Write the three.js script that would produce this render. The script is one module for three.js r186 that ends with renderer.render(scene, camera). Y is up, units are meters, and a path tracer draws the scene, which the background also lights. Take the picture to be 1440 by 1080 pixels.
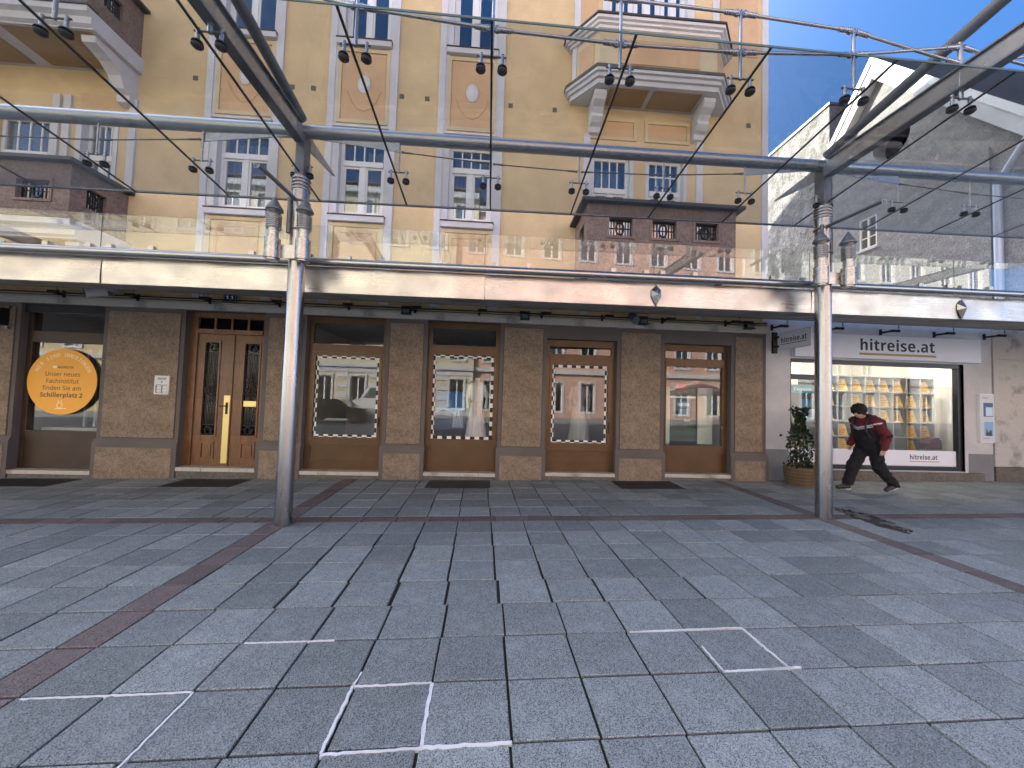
import * as THREE from 'three';
import { mergeGeometries } from 'three/addons/utils/BufferGeometryUtils.js';

// ------------------------------------------------------------------ camera, sky, sun, exposure
const scene = new THREE.Scene();
const camera = new THREE.PerspectiveCamera(2 * Math.atan(540 / 525) * 180 / Math.PI, 4 / 3, 0.05, 400);
const D2R = Math.PI / 180;
camera.position.set(0, 1.62, 7.62);
camera.rotation.order = 'YXZ';
camera.rotation.set(2.3228 * D2R, -3.3584 * D2R, 1.7585 * D2R);
camera.updateMatrixWorld();

const renderer = new THREE.WebGLRenderer({ antialias: true });
renderer.setSize(1024, 768);
renderer.toneMapping = THREE.LinearToneMapping;
renderer.toneMappingExposure = 4.2;
renderer.shadowMap.enabled = true;

const SUN = new THREE.Vector3(-0.702, 0.515, -0.492).normalize();
{ // clear sky: deep blue overhead, paler towards the horizon, a soft brightening round the sun
  const w = 256, h = 128, d = new Float32Array(w * h * 4);
  for (let j = 0; j < h; j++) for (let i = 0; i < w; i++) {
    const el = ((j + 0.5) / h - 0.5) * Math.PI, az = ((i + 0.5) / w - 0.5) * 2 * Math.PI;
    const y = Math.sin(el), x = Math.cos(el) * Math.cos(az), z = Math.cos(el) * Math.sin(az);
    const up = Math.max(0, y), k = Math.pow(1 - up, 6);
    const c = x * SUN.x + y * SUN.y + z * SUN.z, ray = 0.55 + 1.0 * c * c, glow = 2.2 * Math.pow(Math.max(0, 0.5 + 0.5 * c), 9);
    const o = (j * w + i) * 4;
    d[o] = 0.036 * ray + 0.42 * k + glow; d[o + 1] = 0.132 * ray + 0.46 * k + glow * 0.95; d[o + 2] = 0.37 * ray + 0.44 * k + glow * 0.86; d[o + 3] = 1;
  }
  const t = new THREE.DataTexture(d, w, h, THREE.RGBAFormat, THREE.FloatType);
  t.mapping = THREE.EquirectangularReflectionMapping; t.magFilter = THREE.LinearFilter; t.minFilter = THREE.LinearFilter; t.needsUpdate = true;
  scene.background = t; scene.environment = t;
}
const sun = new THREE.DirectionalLight(new THREE.Color(1, 0.93, 0.83), 5);
sun.position.copy(SUN).multiplyScalar(80); sun.castShadow = true;
sun.shadow.mapSize.set(4096, 4096);
Object.assign(sun.shadow.camera, { left: -60, right: 60, top: 60, bottom: -60, near: 1, far: 200 });
scene.add(sun); scene.add(sun.target);

// ------------------------------------------------------------------ helpers
let seed = 20240611;
const rnd = () => { seed = (seed * 1664525 + 1013904223) >>> 0; return seed / 4294967296; };
const rr = (a, b) => a + (b - a) * rnd();
const rgb = (r, g, b) => new THREE.Color().setRGB(r, g, b);
const used = new Map();
const numbered = n => { const k = used.get(n) || 0; used.set(n, k + 1); return k ? n + '_' + String(k).padStart(3, '0') : n; };
const ground = x => 0.0132 * x - 0.012;                     // the square climbs gently to the right

function boxUV(g) {                                          // uv in metres, by the way each face points
  if (g.index) g = g.toNonIndexed();
  const p = g.attributes.position, n = p.count, uv = new Float32Array(n * 2);
  const a = new THREE.Vector3(), b = new THREE.Vector3(), c = new THREE.Vector3(), m = new THREE.Vector3();
  for (let i = 0; i < n; i += 3) {
    a.fromBufferAttribute(p, i); b.fromBufferAttribute(p, i + 1); c.fromBufferAttribute(p, i + 2);
    m.copy(b).sub(a).cross(c.clone().sub(a));
    const ax = Math.abs(m.x), ay = Math.abs(m.y), az = Math.abs(m.z);
    [a, b, c].forEach((v, k) => {
      const u = ax > ay && ax > az ? [v.z, v.y] : ay > az ? [v.x, v.z] : [v.x, v.y];
      uv[(i + k) * 2] = u[0]; uv[(i + k) * 2 + 1] = u[1];
    });
  }
  g.setAttribute('uv', new THREE.BufferAttribute(uv, 2));
  for (const k of Object.keys(g.attributes)) if (!['position', 'normal', 'uv', 'color'].includes(k)) g.deleteAttribute(k);
  return g;
}
const bx = (x0, x1, y0, y1, z0, z1) => { const g = new THREE.BoxGeometry(x1 - x0, y1 - y0, z1 - z0); g.translate((x0 + x1) / 2, (y0 + y1) / 2, (z0 + z1) / 2); return boxUV(g); };
const V = (x, y, z) => new THREE.Vector3(x, y, z);
function rod(a, b, r, r2 = r, seg = 12) {                    // a round bar from a to b
  const d = b.clone().sub(a), g = new THREE.CylinderGeometry(r2, r, d.length(), seg);
  g.applyQuaternion(new THREE.Quaternion().setFromUnitVectors(V(0, 1, 0), d.clone().normalize())); g.translate((a.x + b.x) / 2, (a.y + b.y) / 2, (a.z + b.z) / 2);
  return keep(g);
}
function keep(g) { if (g.index) g = g.toNonIndexed(); for (const k of Object.keys(g.attributes)) if (!['position', 'normal', 'uv', 'color'].includes(k)) g.deleteAttribute(k); return g; }
function prism(pts, z0, z1, axis = 'z') {                    // outline [u,v] pushed along an axis
  const s = new THREE.Shape(pts.map(p => new THREE.Vector2(p[0], p[1])));
  const g = new THREE.ExtrudeGeometry(s, { depth: z1 - z0, bevelEnabled: false, curveSegments: 10 });
  g.translate(0, 0, z0);
  if (axis === 'x') { g.rotateY(Math.PI / 2); g.scale(1, 1, -1); flip(g); }   // outline is [z, y]; pushed along x
  if (axis === 'y') { g.rotateX(Math.PI / 2); g.scale(1, -1, 1); flip(g); }   // outline is [x, z]; pushed along y
  return boxUV(g);
}
function flip(g) { if (g.index) { const i = g.index.array; for (let k = 0; k < i.length; k += 3) { const t = i[k]; i[k] = i[k + 1]; i[k + 1] = t; } } else { for (const at of Object.values(g.attributes)) { const s = at.itemSize, a = at.array; for (let k = 0; k < at.count; k += 3) for (let c = 0; c < s; c++) { const t = a[k * s + c]; a[k * s + c] = a[(k + 1) * s + c]; a[(k + 1) * s + c] = t; } } } g.computeVertexNormals(); return g; }
const mg = l => l.length === 1 ? l[0] : mergeGeometries(l.map(keep));
function part(name, geo, mat, parent) { const m = new THREE.Mesh(Array.isArray(geo) ? mg(geo) : geo, mat); m.name = name; m.castShadow = m.receiveShadow = true; parent.add(m); return m; }
function thing(name, label, category, group, pos, turn = 0) { const o = new THREE.Group(); o.name = numbered(name); o.userData = { label, category }; if (group) o.userData.group = group; if (pos) o.position.set(...pos); o.rotation.y = turn; scene.add(o); return o; }
function structure(name, label, category) { const o = new THREE.Group(); o.name = numbered(name); o.userData = { label, category, kind: 'structure' }; scene.add(o); return o; }
const mesh = (name, geo, mat, label, category, kind, group) => { const m = part(numbered(name), geo, mat, scene); m.userData = { label, category }; if (kind) m.userData.kind = kind; if (group) m.userData.group = group; return m; };

// ------------------------------------------------------------------ textures
function noiseGrid(n, s) { let q = s; const r = () => { q = (q * 1664525 + 1013904223) >>> 0; return q / 4294967296; }; const a = new Float32Array(n * n); for (let i = 0; i < n * n; i++) a[i] = r(); return a; }
function fbm(N, base, oct, s, gain = 0.5) {                  // tileable value noise, 0..1
  const out = new Float32Array(N * N); let amp = 1, tot = 0;
  for (let o = 0; o < oct; o++) {
    const n = Math.min(N, base << o), g = noiseGrid(n, s + o * 77), f = n / N;
    for (let j = 0; j < N; j++) for (let i = 0; i < N; i++) {
      const x = i * f, y = j * f, x0 = Math.floor(x), y0 = Math.floor(y); let u = x - x0, v = y - y0; u = u * u * (3 - 2 * u); v = v * v * (3 - 2 * v);
      const x1 = (x0 + 1) % n, y1 = (y0 + 1) % n;
      out[j * N + i] += amp * ((g[y0 * n + x0] * (1 - u) + g[y0 * n + x1] * u) * (1 - v) + (g[y1 * n + x0] * (1 - u) + g[y1 * n + x1] * u) * v);
    }
    tot += amp; amp *= gain;
  }
  for (let i = 0; i < N * N; i++) out[i] /= tot; return out;
}
function tex(N, fn, srgb, rx, ry) {                          // fn(i) -> [r,g,b] 0..1
  const d = new Uint8Array(N * N * 4);
  for (let i = 0; i < N * N; i++) { const c = fn(i); d[i * 4] = Math.max(0, Math.min(255, c[0] * 255)); d[i * 4 + 1] = Math.max(0, Math.min(255, c[1] * 255)); d[i * 4 + 2] = Math.max(0, Math.min(255, c[2] * 255)); d[i * 4 + 3] = 255; }
  const t = new THREE.DataTexture(d, N, N); t.wrapS = t.wrapT = THREE.RepeatWrapping; t.magFilter = THREE.LinearFilter; t.minFilter = THREE.LinearMipmapLinearFilter; t.generateMipmaps = true;
  if (srgb) t.colorSpace = THREE.SRGBColorSpace; t.repeat.set(rx, ry === undefined ? rx : ry); t.needsUpdate = true; return t;
}
const grey = v => [v, v, v];
const lin = v => Math.pow(Math.max(0, Math.min(1, v)), 1 / 2.2), lg = (v, a = 1, b = 1) => [lin(v * a), lin(v), lin(v * b)];
const nA = fbm(512, 4, 7, 11), nB = fbm(512, 8, 6, 23, 0.6), nFine = fbm(512, 128, 3, 5, 0.8), nMid = fbm(512, 32, 4, 31, 0.7);
const stdM = (o) => new THREE.MeshStandardMaterial(o);
const phy = (o) => new THREE.MeshPhysicalMaterial(o);
// mottled colour maps (multiplied with the base colour) and reliefs
const mapStucco = tex(512, i => grey(0.80 + 0.13 * nA[i] + 0.07 * nFine[i] + 0.06 * nB[i]), true, 0.5);
const bumpStucco = tex(512, i => grey(0.5 * nFine[i] + 0.5 * nMid[i]), false, 1.0);
const mapRoughcast = tex(512, i => { const s = nFine[i] * 0.65 + nMid[i] * 0.35; const v = 0.70 + 1.7 * (s - 0.5) + 0.35 * (nA[i] - 0.5); return lg(v, 1.02, 0.97); }, true, 1.1);
const bumpRoughcast = tex(512, i => grey(nFine[i] * 0.6 + nMid[i] * 0.4), false, 1.1);
const mapGranite = tex(512, i => { const s = nFine[i]; const v = 0.72 + 2.7 * (s - 0.5) + 0.2 * (nB[i] - 0.5) + 0.25 * (nA[i] - 0.5); return lg(v, 1.0, 1.0); }, true, 2.3);
const bumpGranite = tex(512, i => grey(nFine[i] * 0.7 + nMid[i] * 0.3), false, 2.3);
const mapStains = tex(512, i => { const t = Math.max(0, nB[i] - 0.52) * 2.2; return grey(0.95 - 0.5 * t + 0.1 * (nFine[i] - 0.5)); }, true, 0.35);
const mapMetal = tex(512, i => grey(0.80 + 0.16 * nA[i] + 0.10 * nB[i]), true, 0.8, 0.8);
const roughMetal = tex(512, i => grey(0.45 + 0.5 * nA[i]), false, 0.9, 0.9);
const brush = fbm(512, 2, 3, 91);
const roughBrushed = tex(512, i => { const y = Math.floor(i / 512), x = i % 512; const l = nFine[(y * 512 + (x >> 5)) % 262144]; return grey(0.35 + 0.35 * l + 0.5 * (nA[i] - 0.4)); }, false, 0.6, 1.4);
const bumpBrushed = tex(512, i => { const y = Math.floor(i / 512), x = i % 512; return grey(0.5 * brush[i] + 0.15 * nFine[(y * 512 + (x >> 6)) % 262144]); }, false, 0.45, 0.9);
const mapWood = tex(512, i => { const y = Math.floor(i / 512), x = i % 512; const w = nA[(y >> 3) * 512 + x]; const g = nFine[(y >> 4) * 512 + ((x + Math.floor(40 * nA[i])) & 511)]; const v = 0.72 + 0.9 * (g - 0.5) + 0.8 * (w - 0.5); return lg(v, 1, 0.92); }, true, 1.4);
const bumpRock = tex(512, i => grey(Math.pow(nB[i], 1.2) * 0.7 + nMid[i] * 0.5), false, 0.7);
const mapRock = tex(512, i => grey(0.62 + 0.5 * (nB[i] - 0.4) + 0.2 * nFine[i]), true, 0.45);

const M = {
  yellow: stdM({ color: rgb(0.80, 0.60, 0.335), map: mapStucco, bumpMap: bumpStucco, bumpScale: 0.004, roughness: 0.92 }),
  peach: stdM({ color: rgb(0.76, 0.50, 0.28), map: mapStucco, bumpMap: bumpStucco, bumpScale: 0.003, roughness: 0.92 }),
  cream: stdM({ color: rgb(0.77, 0.63, 0.40), map: mapStucco, bumpMap: bumpStucco, bumpScale: 0.003, roughness: 0.9 }),
  trim: stdM({ color: rgb(0.74, 0.73, 0.74), map: mapStucco, bumpMap: bumpStucco, bumpScale: 0.002, roughness: 0.8 }),
  frieze: stdM({ color: rgb(0.50, 0.49, 0.45), map: mapStains, roughness: 0.85 }),
  white: stdM({ color: rgb(0.78, 0.78, 0.78), roughness: 0.45 }),
  pier: stdM({ color: rgb(0.325, 0.262, 0.20), map: mapRoughcast, bumpMap: bumpRoughcast, bumpScale: 0.006, roughness: 0.95 }),
  border: stdM({ color: rgb(0.142, 0.124, 0.116), map: mapStucco, bumpMap: bumpStucco, bumpScale: 0.002, roughness: 0.85 }),
  parapet: stdM({ color: rgb(0.32, 0.235, 0.195), map: mapRoughcast, bumpMap: bumpRoughcast, bumpScale: 0.004, roughness: 0.95 }),
  coping: stdM({ color: rgb(0.045, 0.04, 0.038), roughness: 0.5 }),
  bronze: stdM({ color: rgb(0.135, 0.078, 0.038), map: mapMetal, metalness: 0.35, roughness: 0.38 }),
  darkBronze: stdM({ color: rgb(0.065, 0.042, 0.028), map: mapMetal, metalness: 0.2, roughness: 0.45 }),
  black: stdM({ color: rgb(0.018, 0.018, 0.02), roughness: 0.5 }),
  iron: stdM({ color: rgb(0.02, 0.018, 0.017), metalness: 0.3, roughness: 0.5 }),
  navy: stdM({ color: rgb(0.018, 0.02, 0.028), roughness: 0.35 }),
  wood: phy({ color: rgb(0.26, 0.115, 0.042), map: mapWood, roughness: 0.42, clearcoat: 0.3, clearcoatRoughness: 0.3 }),
  brass: stdM({ color: rgb(0.82, 0.68, 0.28), metalness: 0.75, roughness: 0.42 }),
  marble: stdM({ color: rgb(0.52, 0.49, 0.44), map: mapStains, roughness: 0.5 }),
  concrete: stdM({ color: rgb(0.20, 0.185, 0.165), map: mapRoughcast, bumpMap: bumpRoughcast, bumpScale: 0.004, roughness: 0.95 }),
  steel: stdM({ color: rgb(0.46, 0.48, 0.51), map: mapMetal, metalness: 0.75, roughness: 0.42, roughnessMap: roughMetal }),
  darkSteel: stdM({ color: rgb(0.20, 0.215, 0.235), map: mapMetal, metalness: 0.55, roughness: 0.45 }),
  cable: stdM({ color: rgb(0.13, 0.12, 0.12), metalness: 0.5, roughness: 0.45 }),
  stainless: stdM({ color: rgb(0.58, 0.565, 0.54), map: mapMetal, metalness: 1, roughness: 0.6, roughnessMap: roughBrushed, bumpMap: bumpBrushed, bumpScale: 0.006 }),
  polished: stdM({ color: rgb(0.47, 0.465, 0.46), map: mapMetal, metalness: 1, roughness: 0.42, roughnessMap: roughMetal }),
  soffit: stdM({ color: rgb(0.34, 0.35, 0.35), map: mapStains, roughness: 0.6, metalness: 0.2 }),
  canopyGlass: phy({ color: rgb(0.78, 0.80, 0.80), transmission: 1, thickness: 0, roughness: 0.0, ior: 1.5 }),
  doorGlass: phy({ color: rgb(0.35, 0.37, 0.36), transmission: 1, thickness: 0, roughness: 0.05, ior: 1.4 }),
  clearGlass: phy({ color: rgb(0.95, 0.97, 0.95), transmission: 1, thickness: 0, roughness: 0, ior: 1.65 }),
  shopGlass: phy({ color: rgb(0.92, 0.94, 0.93), transmission: 1, thickness: 0, roughness: 0, ior: 1.62 }),
  winGlass: phy({ color: rgb(0.75, 0.80, 0.82), transmission: 1, thickness: 0, roughness: 0, ior: 2.1 }),
  glassEdge: stdM({ color: rgb(0.10, 0.15, 0.14), roughness: 0.3 }),
  rubber: stdM({ color: rgb(0.03, 0.03, 0.032), roughness: 0.6 }),
  curtain: phy({ color: rgb(0.66, 0.66, 0.64), transmission: 0.3, thickness: 0, roughness: 1 }),
  room: stdM({ color: rgb(0.34, 0.30, 0.26), roughness: 0.9 }),
  roomWall: stdM({ color: rgb(0.45, 0.44, 0.42), roughness: 0.9 }),
  shopWall: stdM({ color: rgb(0.63, 0.64, 0.66), map: mapStucco, bumpMap: bumpStucco, bumpScale: 0.003, roughness: 0.9 }),
  shopBase: stdM({ color: rgb(0.25, 0.26, 0.28), map: mapStucco, bumpMap: bumpStucco, bumpScale: 0.003, roughness: 0.9 }),
  greyPlaster: stdM({ color: rgb(0.42, 0.415, 0.42), map: mapRoughcast, bumpMap: bumpRock, bumpScale: 0.03, roughness: 0.95 }),
  rock: stdM({ color: rgb(0.88, 0.83, 0.77), map: mapRock, bumpMap: bumpRock, bumpScale: 0.30, roughness: 0.95 }),
  stoneClad: stdM({ color: rgb(0.55, 0.53, 0.50), map: mapStains, roughness: 0.7 }),
  roofTile: stdM({ color: rgb(0.045, 0.042, 0.045), map: mapRoughcast, bumpMap: bumpRoughcast, bumpScale: 0.02, roughness: 0.8 }),
  bed: stdM({ color: rgb(0.028, 0.027, 0.025), map: mapRoughcast, bumpMap: bumpRoughcast, bumpScale: 0.006, roughness: 1 }),
  mortar: stdM({ color: rgb(0.72, 0.73, 0.74), map: mapStains, roughness: 0.9 }),
};
// ------------------------------------------------------------------ the paved square
const plaza = structure('plaza_pavement', 'grey granite slab paving of the square with red-brown bands', 'pavement');
const shear = new THREE.Matrix4().set(1, 0, 0, 0, 0.0132, 1, 0, -0.012, 0, 0, 1, 0, 0, 0, 0, 1);   // the square's cross fall
{
  const bed = bx(-60, 60, -0.3, -0.016, -14, 60); bed.applyMatrix4(shear); part('joint_bed', bed, M.bed, plaza);
  const far = bx(-60, 60, -0.014, -0.004, 10.4, 60); far.applyMatrix4(shear); part('far_paving', far, stdM({ color: rgb(0.33, 0.33, 0.33), map: mapGranite, roughness: 0.8 }), plaza);
  for (const [a, b] of [[-60, -13.6], [18.6, 60]]) { const g = bx(a, b, -0.014, -0.004, -0.2, 10.39); g.applyMatrix4(shear); part('far_paving', g, stdM({ color: rgb(0.33, 0.33, 0.33), map: mapGranite, roughness: 0.8 }), plaza); }
}
const tileTones = [[0.222, 0.246, 0.246], [0.194, 0.215, 0.216], [0.250, 0.275, 0.274], [0.170, 0.190, 0.191], [0.211, 0.233, 0.234]];
const tileMats = tileTones.map(c => stdM({ color: rgb(...c.map(v => v * 1.45)), map: mapGranite, bumpMap: bumpGranite, bumpScale: 0.0012, roughness: 0.72 }));
const bandMats = [[0.160, 0.125, 0.122], [0.140, 0.108, 0.107], [0.178, 0.14, 0.136]].map(c => stdM({ color: rgb(...c.map(v => v * 1.25)), map: mapGranite, bumpMap: bumpGranite, bumpScale: 0.002, roughness: 0.75 }));
function slabGeo(w, d, uo) {                                 // a slab with a chamfered top edge, top at y = 0
  const c = 0.004, h = 0.03, pos = [], t = (a, b, e, f) => pos.push(...a, ...b, ...e, ...a, ...e, ...f);
  const X = w / 2, Z = d / 2, x = X - c, z = Z - c;
  t([-x, 0, z], [x, 0, z], [x, 0, -z], [-x, 0, -z]);
  t([-X, -c, Z], [X, -c, Z], [x, 0, z], [-x, 0, z]); t([X, -c, -Z], [-X, -c, -Z], [-x, 0, -z], [x, 0, -z]);
  t([X, -c, Z], [X, -c, -Z], [x, 0, -z], [x, 0, z]); t([-X, -c, -Z], [-X, -c, Z], [-x, 0, z], [-x, 0, -z]);
  t([-X, -h, Z], [X, -h, Z], [X, -c, Z], [-X, -c, Z]); t([X, -h, -Z], [-X, -h, -Z], [-X, -c, -Z], [X, -c, -Z]);
  t([X, -h, Z], [X, -h, -Z], [X, -c, -Z], [X, -c, Z]); t([-X, -h, -Z], [-X, -h, Z], [-X, -c, Z], [-X, -c, -Z]);
  const g = new THREE.BufferGeometry(); g.setAttribute('position', new THREE.Float32BufferAttribute(pos, 3)); g.computeVertexNormals(); boxUV(g);
  const u = g.attributes.uv; for (let i = 0; i < u.count; i++) u.setXY(i, u.getX(i) + uo * 0.317, u.getY(i) + uo * 0.713);
  return g;
}
const PX = (p) => { const q = p.clone().project(camera); return [(q.x + 1) * 720, (1 - q.y) * 540]; };
{
  const rows = []; // [z far, z near] at x = 0
  const b = [2.575, 2.99, 3.39, 3.785, 4.18, 4.57, 4.98, 5.385, 5.785];
  for (let k = 0; k < b.length - 1; k++) rows.push([b[k], b[k + 1]]);
  for (let z = 5.785; z < 10.2; z += 0.4) rows.push([z, z + 0.4]);
  const bb = [-0.16, 0.32, 0.725, 1.13, 1.51, 1.925, 2.35]; for (let k = 0; k < bb.length - 1; k++) rows.push([bb[k], bb[k + 1]]);
  const P = 0.432, list = [];
  const drift = z => z > 4.57 ? 0.0 : -0.027 - 0.030 * (4.57 - z);
  const add = (kind, x0, x1, z0, z1) => {
    const cx = (x0 + x1) / 2, cz = (z0 + z1) / 2 - 0.013 * cx, q = PX(V(cx, ground(cx), cz));
    const inside = q[0] > -60 && q[0] < 1500 && q[1] < 1130 && cz < 7.2;
    const dz = Math.max(0.4, 7.62 - cz), size = inside ? (x1 - x0) * (z1 - z0) / (dz * dz * dz) : -dz;
    list.push({ kind, cx, cz, w: x1 - x0, d: z1 - z0, size });
  };
  for (const [z0, z1] of rows) {
    const dr = drift((z0 + z1) / 2), rowShift = rr(-0.006, 0.006), j = () => rr(0.004, 0.0105);
    const bl = -2.46 + (dr + 0.09) * 0.6 - 0.05, br = 4.735 + (dr + 0.03) * 0.5;
    const wide = z0 > 2.9 && z0 < 4.5, jx = x => j() + (wide && x > -2.2 && x < 2.6 ? rr(0, 0.008) : 0);
    const fill = (from, to, start) => { let k = Math.ceil((from - start) / P - 0.35); let x = from; while (x < to - 0.02) { let nx = start + (k) * P; if (nx <= x + 0.1) { k++; continue; } if (nx > to - 0.1) nx = to; add('slab', x + jx(x), nx - jx(x), z0 + j(), z1 - j()); x = nx; k++; } };
    fill(bl, br, -0.275 + dr + rowShift);
    fill(-13.5, bl - 0.245, bl - 0.245 - P * 40 + rowShift); fill(br + 0.235, 18.5, br + 0.235 + rowShift * 0.5);
    add('band', bl - 0.242, bl - 0.003, z0 + j(), z1 - j()); add('band', br + 0.003, br + 0.232, z0 + j(), z1 - j());
  }
  for (let x = -13.5; x < 18.5; x += 0.44) add('band', x + 0.003, x + 0.437, 2.353, 2.572);
  const geos = [0, 1, 2, 3, 4, 5].map(k => slabGeo(1, 1, k + 1)), rest = { slab: [], band: [] };
  const mk = (t) => {
    const y = ground(t.cx) + rr(-0.0025, 0.0025), m = new THREE.Matrix4();
    const q = new THREE.Quaternion().setFromEuler(new THREE.Euler(rr(-0.004, 0.004), 0.012 + rr(-0.002, 0.002), 0.0132 + rr(-0.004, 0.004)));
    m.compose(V(t.cx, y, t.cz), q, V(1, 1, 1)); return m;
  };
  const byKind = {};
  for (const k of ['slab', 'band']) {
    const l = list.filter(t => t.kind === k).sort((a, c) => c.size - a.size);
    l.forEach((t, n) => {
      const mats = k === 'slab' ? tileMats : bandMats, mi = Math.floor(rnd() * mats.length), gi = Math.floor(rnd() * 6);
      const g = slabGeo(t.w, t.d, gi + 1 + mi * 7), m = mk(t);
      if (n < 300) { const o = part(k === 'slab' ? 'granite_slab' : 'band_slab', g, mats[mi], plaza); o.applyMatrix4(m); }
      else { g.applyMatrix4(m); (rest[k][mi] ||= []).push(g); }
    });
    rest[k].forEach((l2, mi) => { if (!l2 || !l2.length) return; const o = part(k === 'slab' ? 'distant_slabs' : 'distant_band_slabs', l2, (k === 'slab' ? tileMats : bandMats)[mi], plaza); o.userData.kind = 'stuff'; });
  }
  // joints that were filled with white mortar
  const W = (x0, z0, x1, z1, w) => { // an uneven bead of mortar along a joint
    const dx = x1 - x0, dz = z1 - z0, L = Math.hypot(dx, dz), n = Math.max(4, Math.round(L / 0.025)), nx = -dz / L, nz = dx / L, pos = [], e = []; for (let k = 0; k <= n; k++) { const c = rr(-0.0025, 0.0025); e.push([w * rr(0.22, 0.5) + c, w * rr(0.22, 0.5) - c]); }
    const P = (k, s, y) => { const t = k / n, q = e[k][s > 0 ? 0 : 1] * s; const X = x0 + dx * t + nx * q, Z = z0 + dz * t + nz * q; return [X, ground(X) + y, Z]; };
    for (let k = 0; k < n; k++) { const A = P(k, 1, 0.0045), B = P(k, -1, 0.0045), C = P(k + 1, -1, 0.0045), E = P(k + 1, 1, 0.0045); pos.push(...A, ...E, ...C, ...A, ...C, ...B); for (const s of [1, -1]) { const a = P(k, s, 0.0045), b2 = P(k + 1, s, 0.0045), c2 = P(k + 1, s, -0.012), d2 = P(k, s, -0.012); if (s > 0) pos.push(...a, ...d2, ...c2, ...a, ...c2, ...b2); else pos.push(...a, ...c2, ...d2, ...a, ...b2, ...c2); } }
    const g = new THREE.BufferGeometry(); g.setAttribute('position', new THREE.Float32BufferAttribute(pos, 3)); g.computeVertexNormals(); return part('white_joint_mortar', boxUV(g), M.mortar, plaza); };
  W(-0.715, 5.408, -0.278, 5.398, 0.014); W(-0.715, 5.408, -0.715, 5.81, 0.022); W(-0.275, 5.40, -0.268, 5.79, 0.026); W(-0.715, 5.812, -0.262, 5.797, 0.018); W(-0.262, 5.797, 0.16, 5.785, 0.02);
  W(-0.70, 5.30, -0.716, 5.408, 0.014); W(1.472, 5.372, 1.98, 5.352, 0.02); W(1.04, 4.972, 1.88, 4.945, 0.012); W(1.881, 4.945, 1.903, 5.352, 0.012); W(1.474, 5.14, 1.472, 5.372, 0.012);
  W(-2.42, 5.435, -1.57, 5.418, 0.014); W(-1.56, 5.418, -1.55, 6.2, 0.014); W(-1.55, 5.012, -0.98, 5.0, 0.012);
}
{ // dark entrance mats let into the paving, and the broken patch beside the right post
  for (const [x0, x1, nm] of [[-9.0, -7.5, 'below the window with the orange disc'], [-5.7, -4.5, 'in front of the wooden double door'], [-1.12, 0.06, 'below the window with the white dress'], [2.5, 3.72, 'between the last two brown shop openings']]) {
    const g = [bx(x0, x1, 0.002, 0.007, 0.14, 0.76)]; for (let x = x0 + 0.03; x < x1 - 0.02; x += 0.05) g.push(bx(x, x + 0.02, 0.007, 0.012, 0.16, 0.74));
    const q = mg(g); q.applyMatrix4(shear);
    mesh('entrance_mat', q, M.rubber, 'dark ribbed mat in the paving ' + nm, 'mat', null, 'entrance mats along the facade');
  }
  const blob = (cx, cz2, a, b2, tilt, wob, n) => { const s = []; for (let k = 0; k < n; k++) { const t = k / n * Math.PI * 2, r = 1 + wob * (0.6 * Math.sin(t * 5 + 1) * Math.sin(t * 3) + rr(-0.5, 0.5)), u = a * Math.cos(t) * r, v = b2 * Math.sin(t) * r; s.push([cx + u * Math.cos(tilt) - v * Math.sin(tilt), cz2 + u * Math.sin(tilt) + v * Math.cos(tilt)]); } return s; };
  const patch = thing('broken_cover', 'broken manhole surround with crumbled dark tar in the paving beside a steel post', 'manhole');
  const pp = (nm, sh, h, m) => { const g = prism(sh, -0.012, h, 'y'); g.applyMatrix4(shear); part(nm, boxUV(g), m, patch); };
  pp('tar_bed', blob(5.49, 2.56, 0.17, 0.46, 0.06, 0.35, 40), 0.006, stdM({ color: rgb(0.055, 0.05, 0.042), map: mapRoughcast, bumpMap: bumpRock, bumpScale: 0.03, roughness: 0.95 }));
  pp('cover_stone', blob(5.46, 2.38, 0.10, 0.17, 0.1, 0.12, 18), 0.011, M.concrete); pp('cover_stone', blob(5.50, 2.75, 0.085, 0.10, 0.3, 0.2, 16), 0.010, M.concrete);
  for (let k = 0; k < 26; k++) { const t = rr(0, 6.28), r = rr(0.6, 1.15), x = 5.49 + 0.17 * r * Math.cos(t), z = 2.56 + 0.46 * r * Math.sin(t); pp('crumb', blob(x, z, rr(0.012, 0.035), rr(0.012, 0.04), rr(0, 3), 0.4, 7), rr(0.008, 0.02), k % 3 ? M.bed : M.concrete); }
  const wb = thing('wall_box', 'dark metal box with a bracket on the pier left of the orange sticker window', 'box');
  part('casing', bx(-9.36, -9.16, 2.72, 3.04, 0.02, 0.16), M.iron, wb); for (const y of [2.66, 3.05]) part('bracket', bx(-9.2, -9.13, y, y + 0.04, 0.016, 0.06), M.darkSteel, wb);
}

// ------------------------------------------------------------------ the yellow corner house
const house = thing('yellow_house', 'yellow stuccoed house with brown ground floor, white window strips and balconies', 'house');
const shapeWall = (x0, x1, y0, y1, holes, z0, z1) => {
  const s = new THREE.Shape([new THREE.Vector2(x0, y0), new THREE.Vector2(x1, y0), new THREE.Vector2(x1, y1), new THREE.Vector2(x0, y1)]);
  for (const [a, b, c, d] of holes) s.holes.push(new THREE.Path([new THREE.Vector2(a, c), new THREE.Vector2(a, d), new THREE.Vector2(b, d), new THREE.Vector2(b, c)]));
  const g = new THREE.ExtrudeGeometry(s, { depth: z1 - z0, bevelEnabled: false }); g.translate(0, 0, z0); return boxUV(g);
};
const HX0 = -14, HX1 = 5.87;
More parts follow.
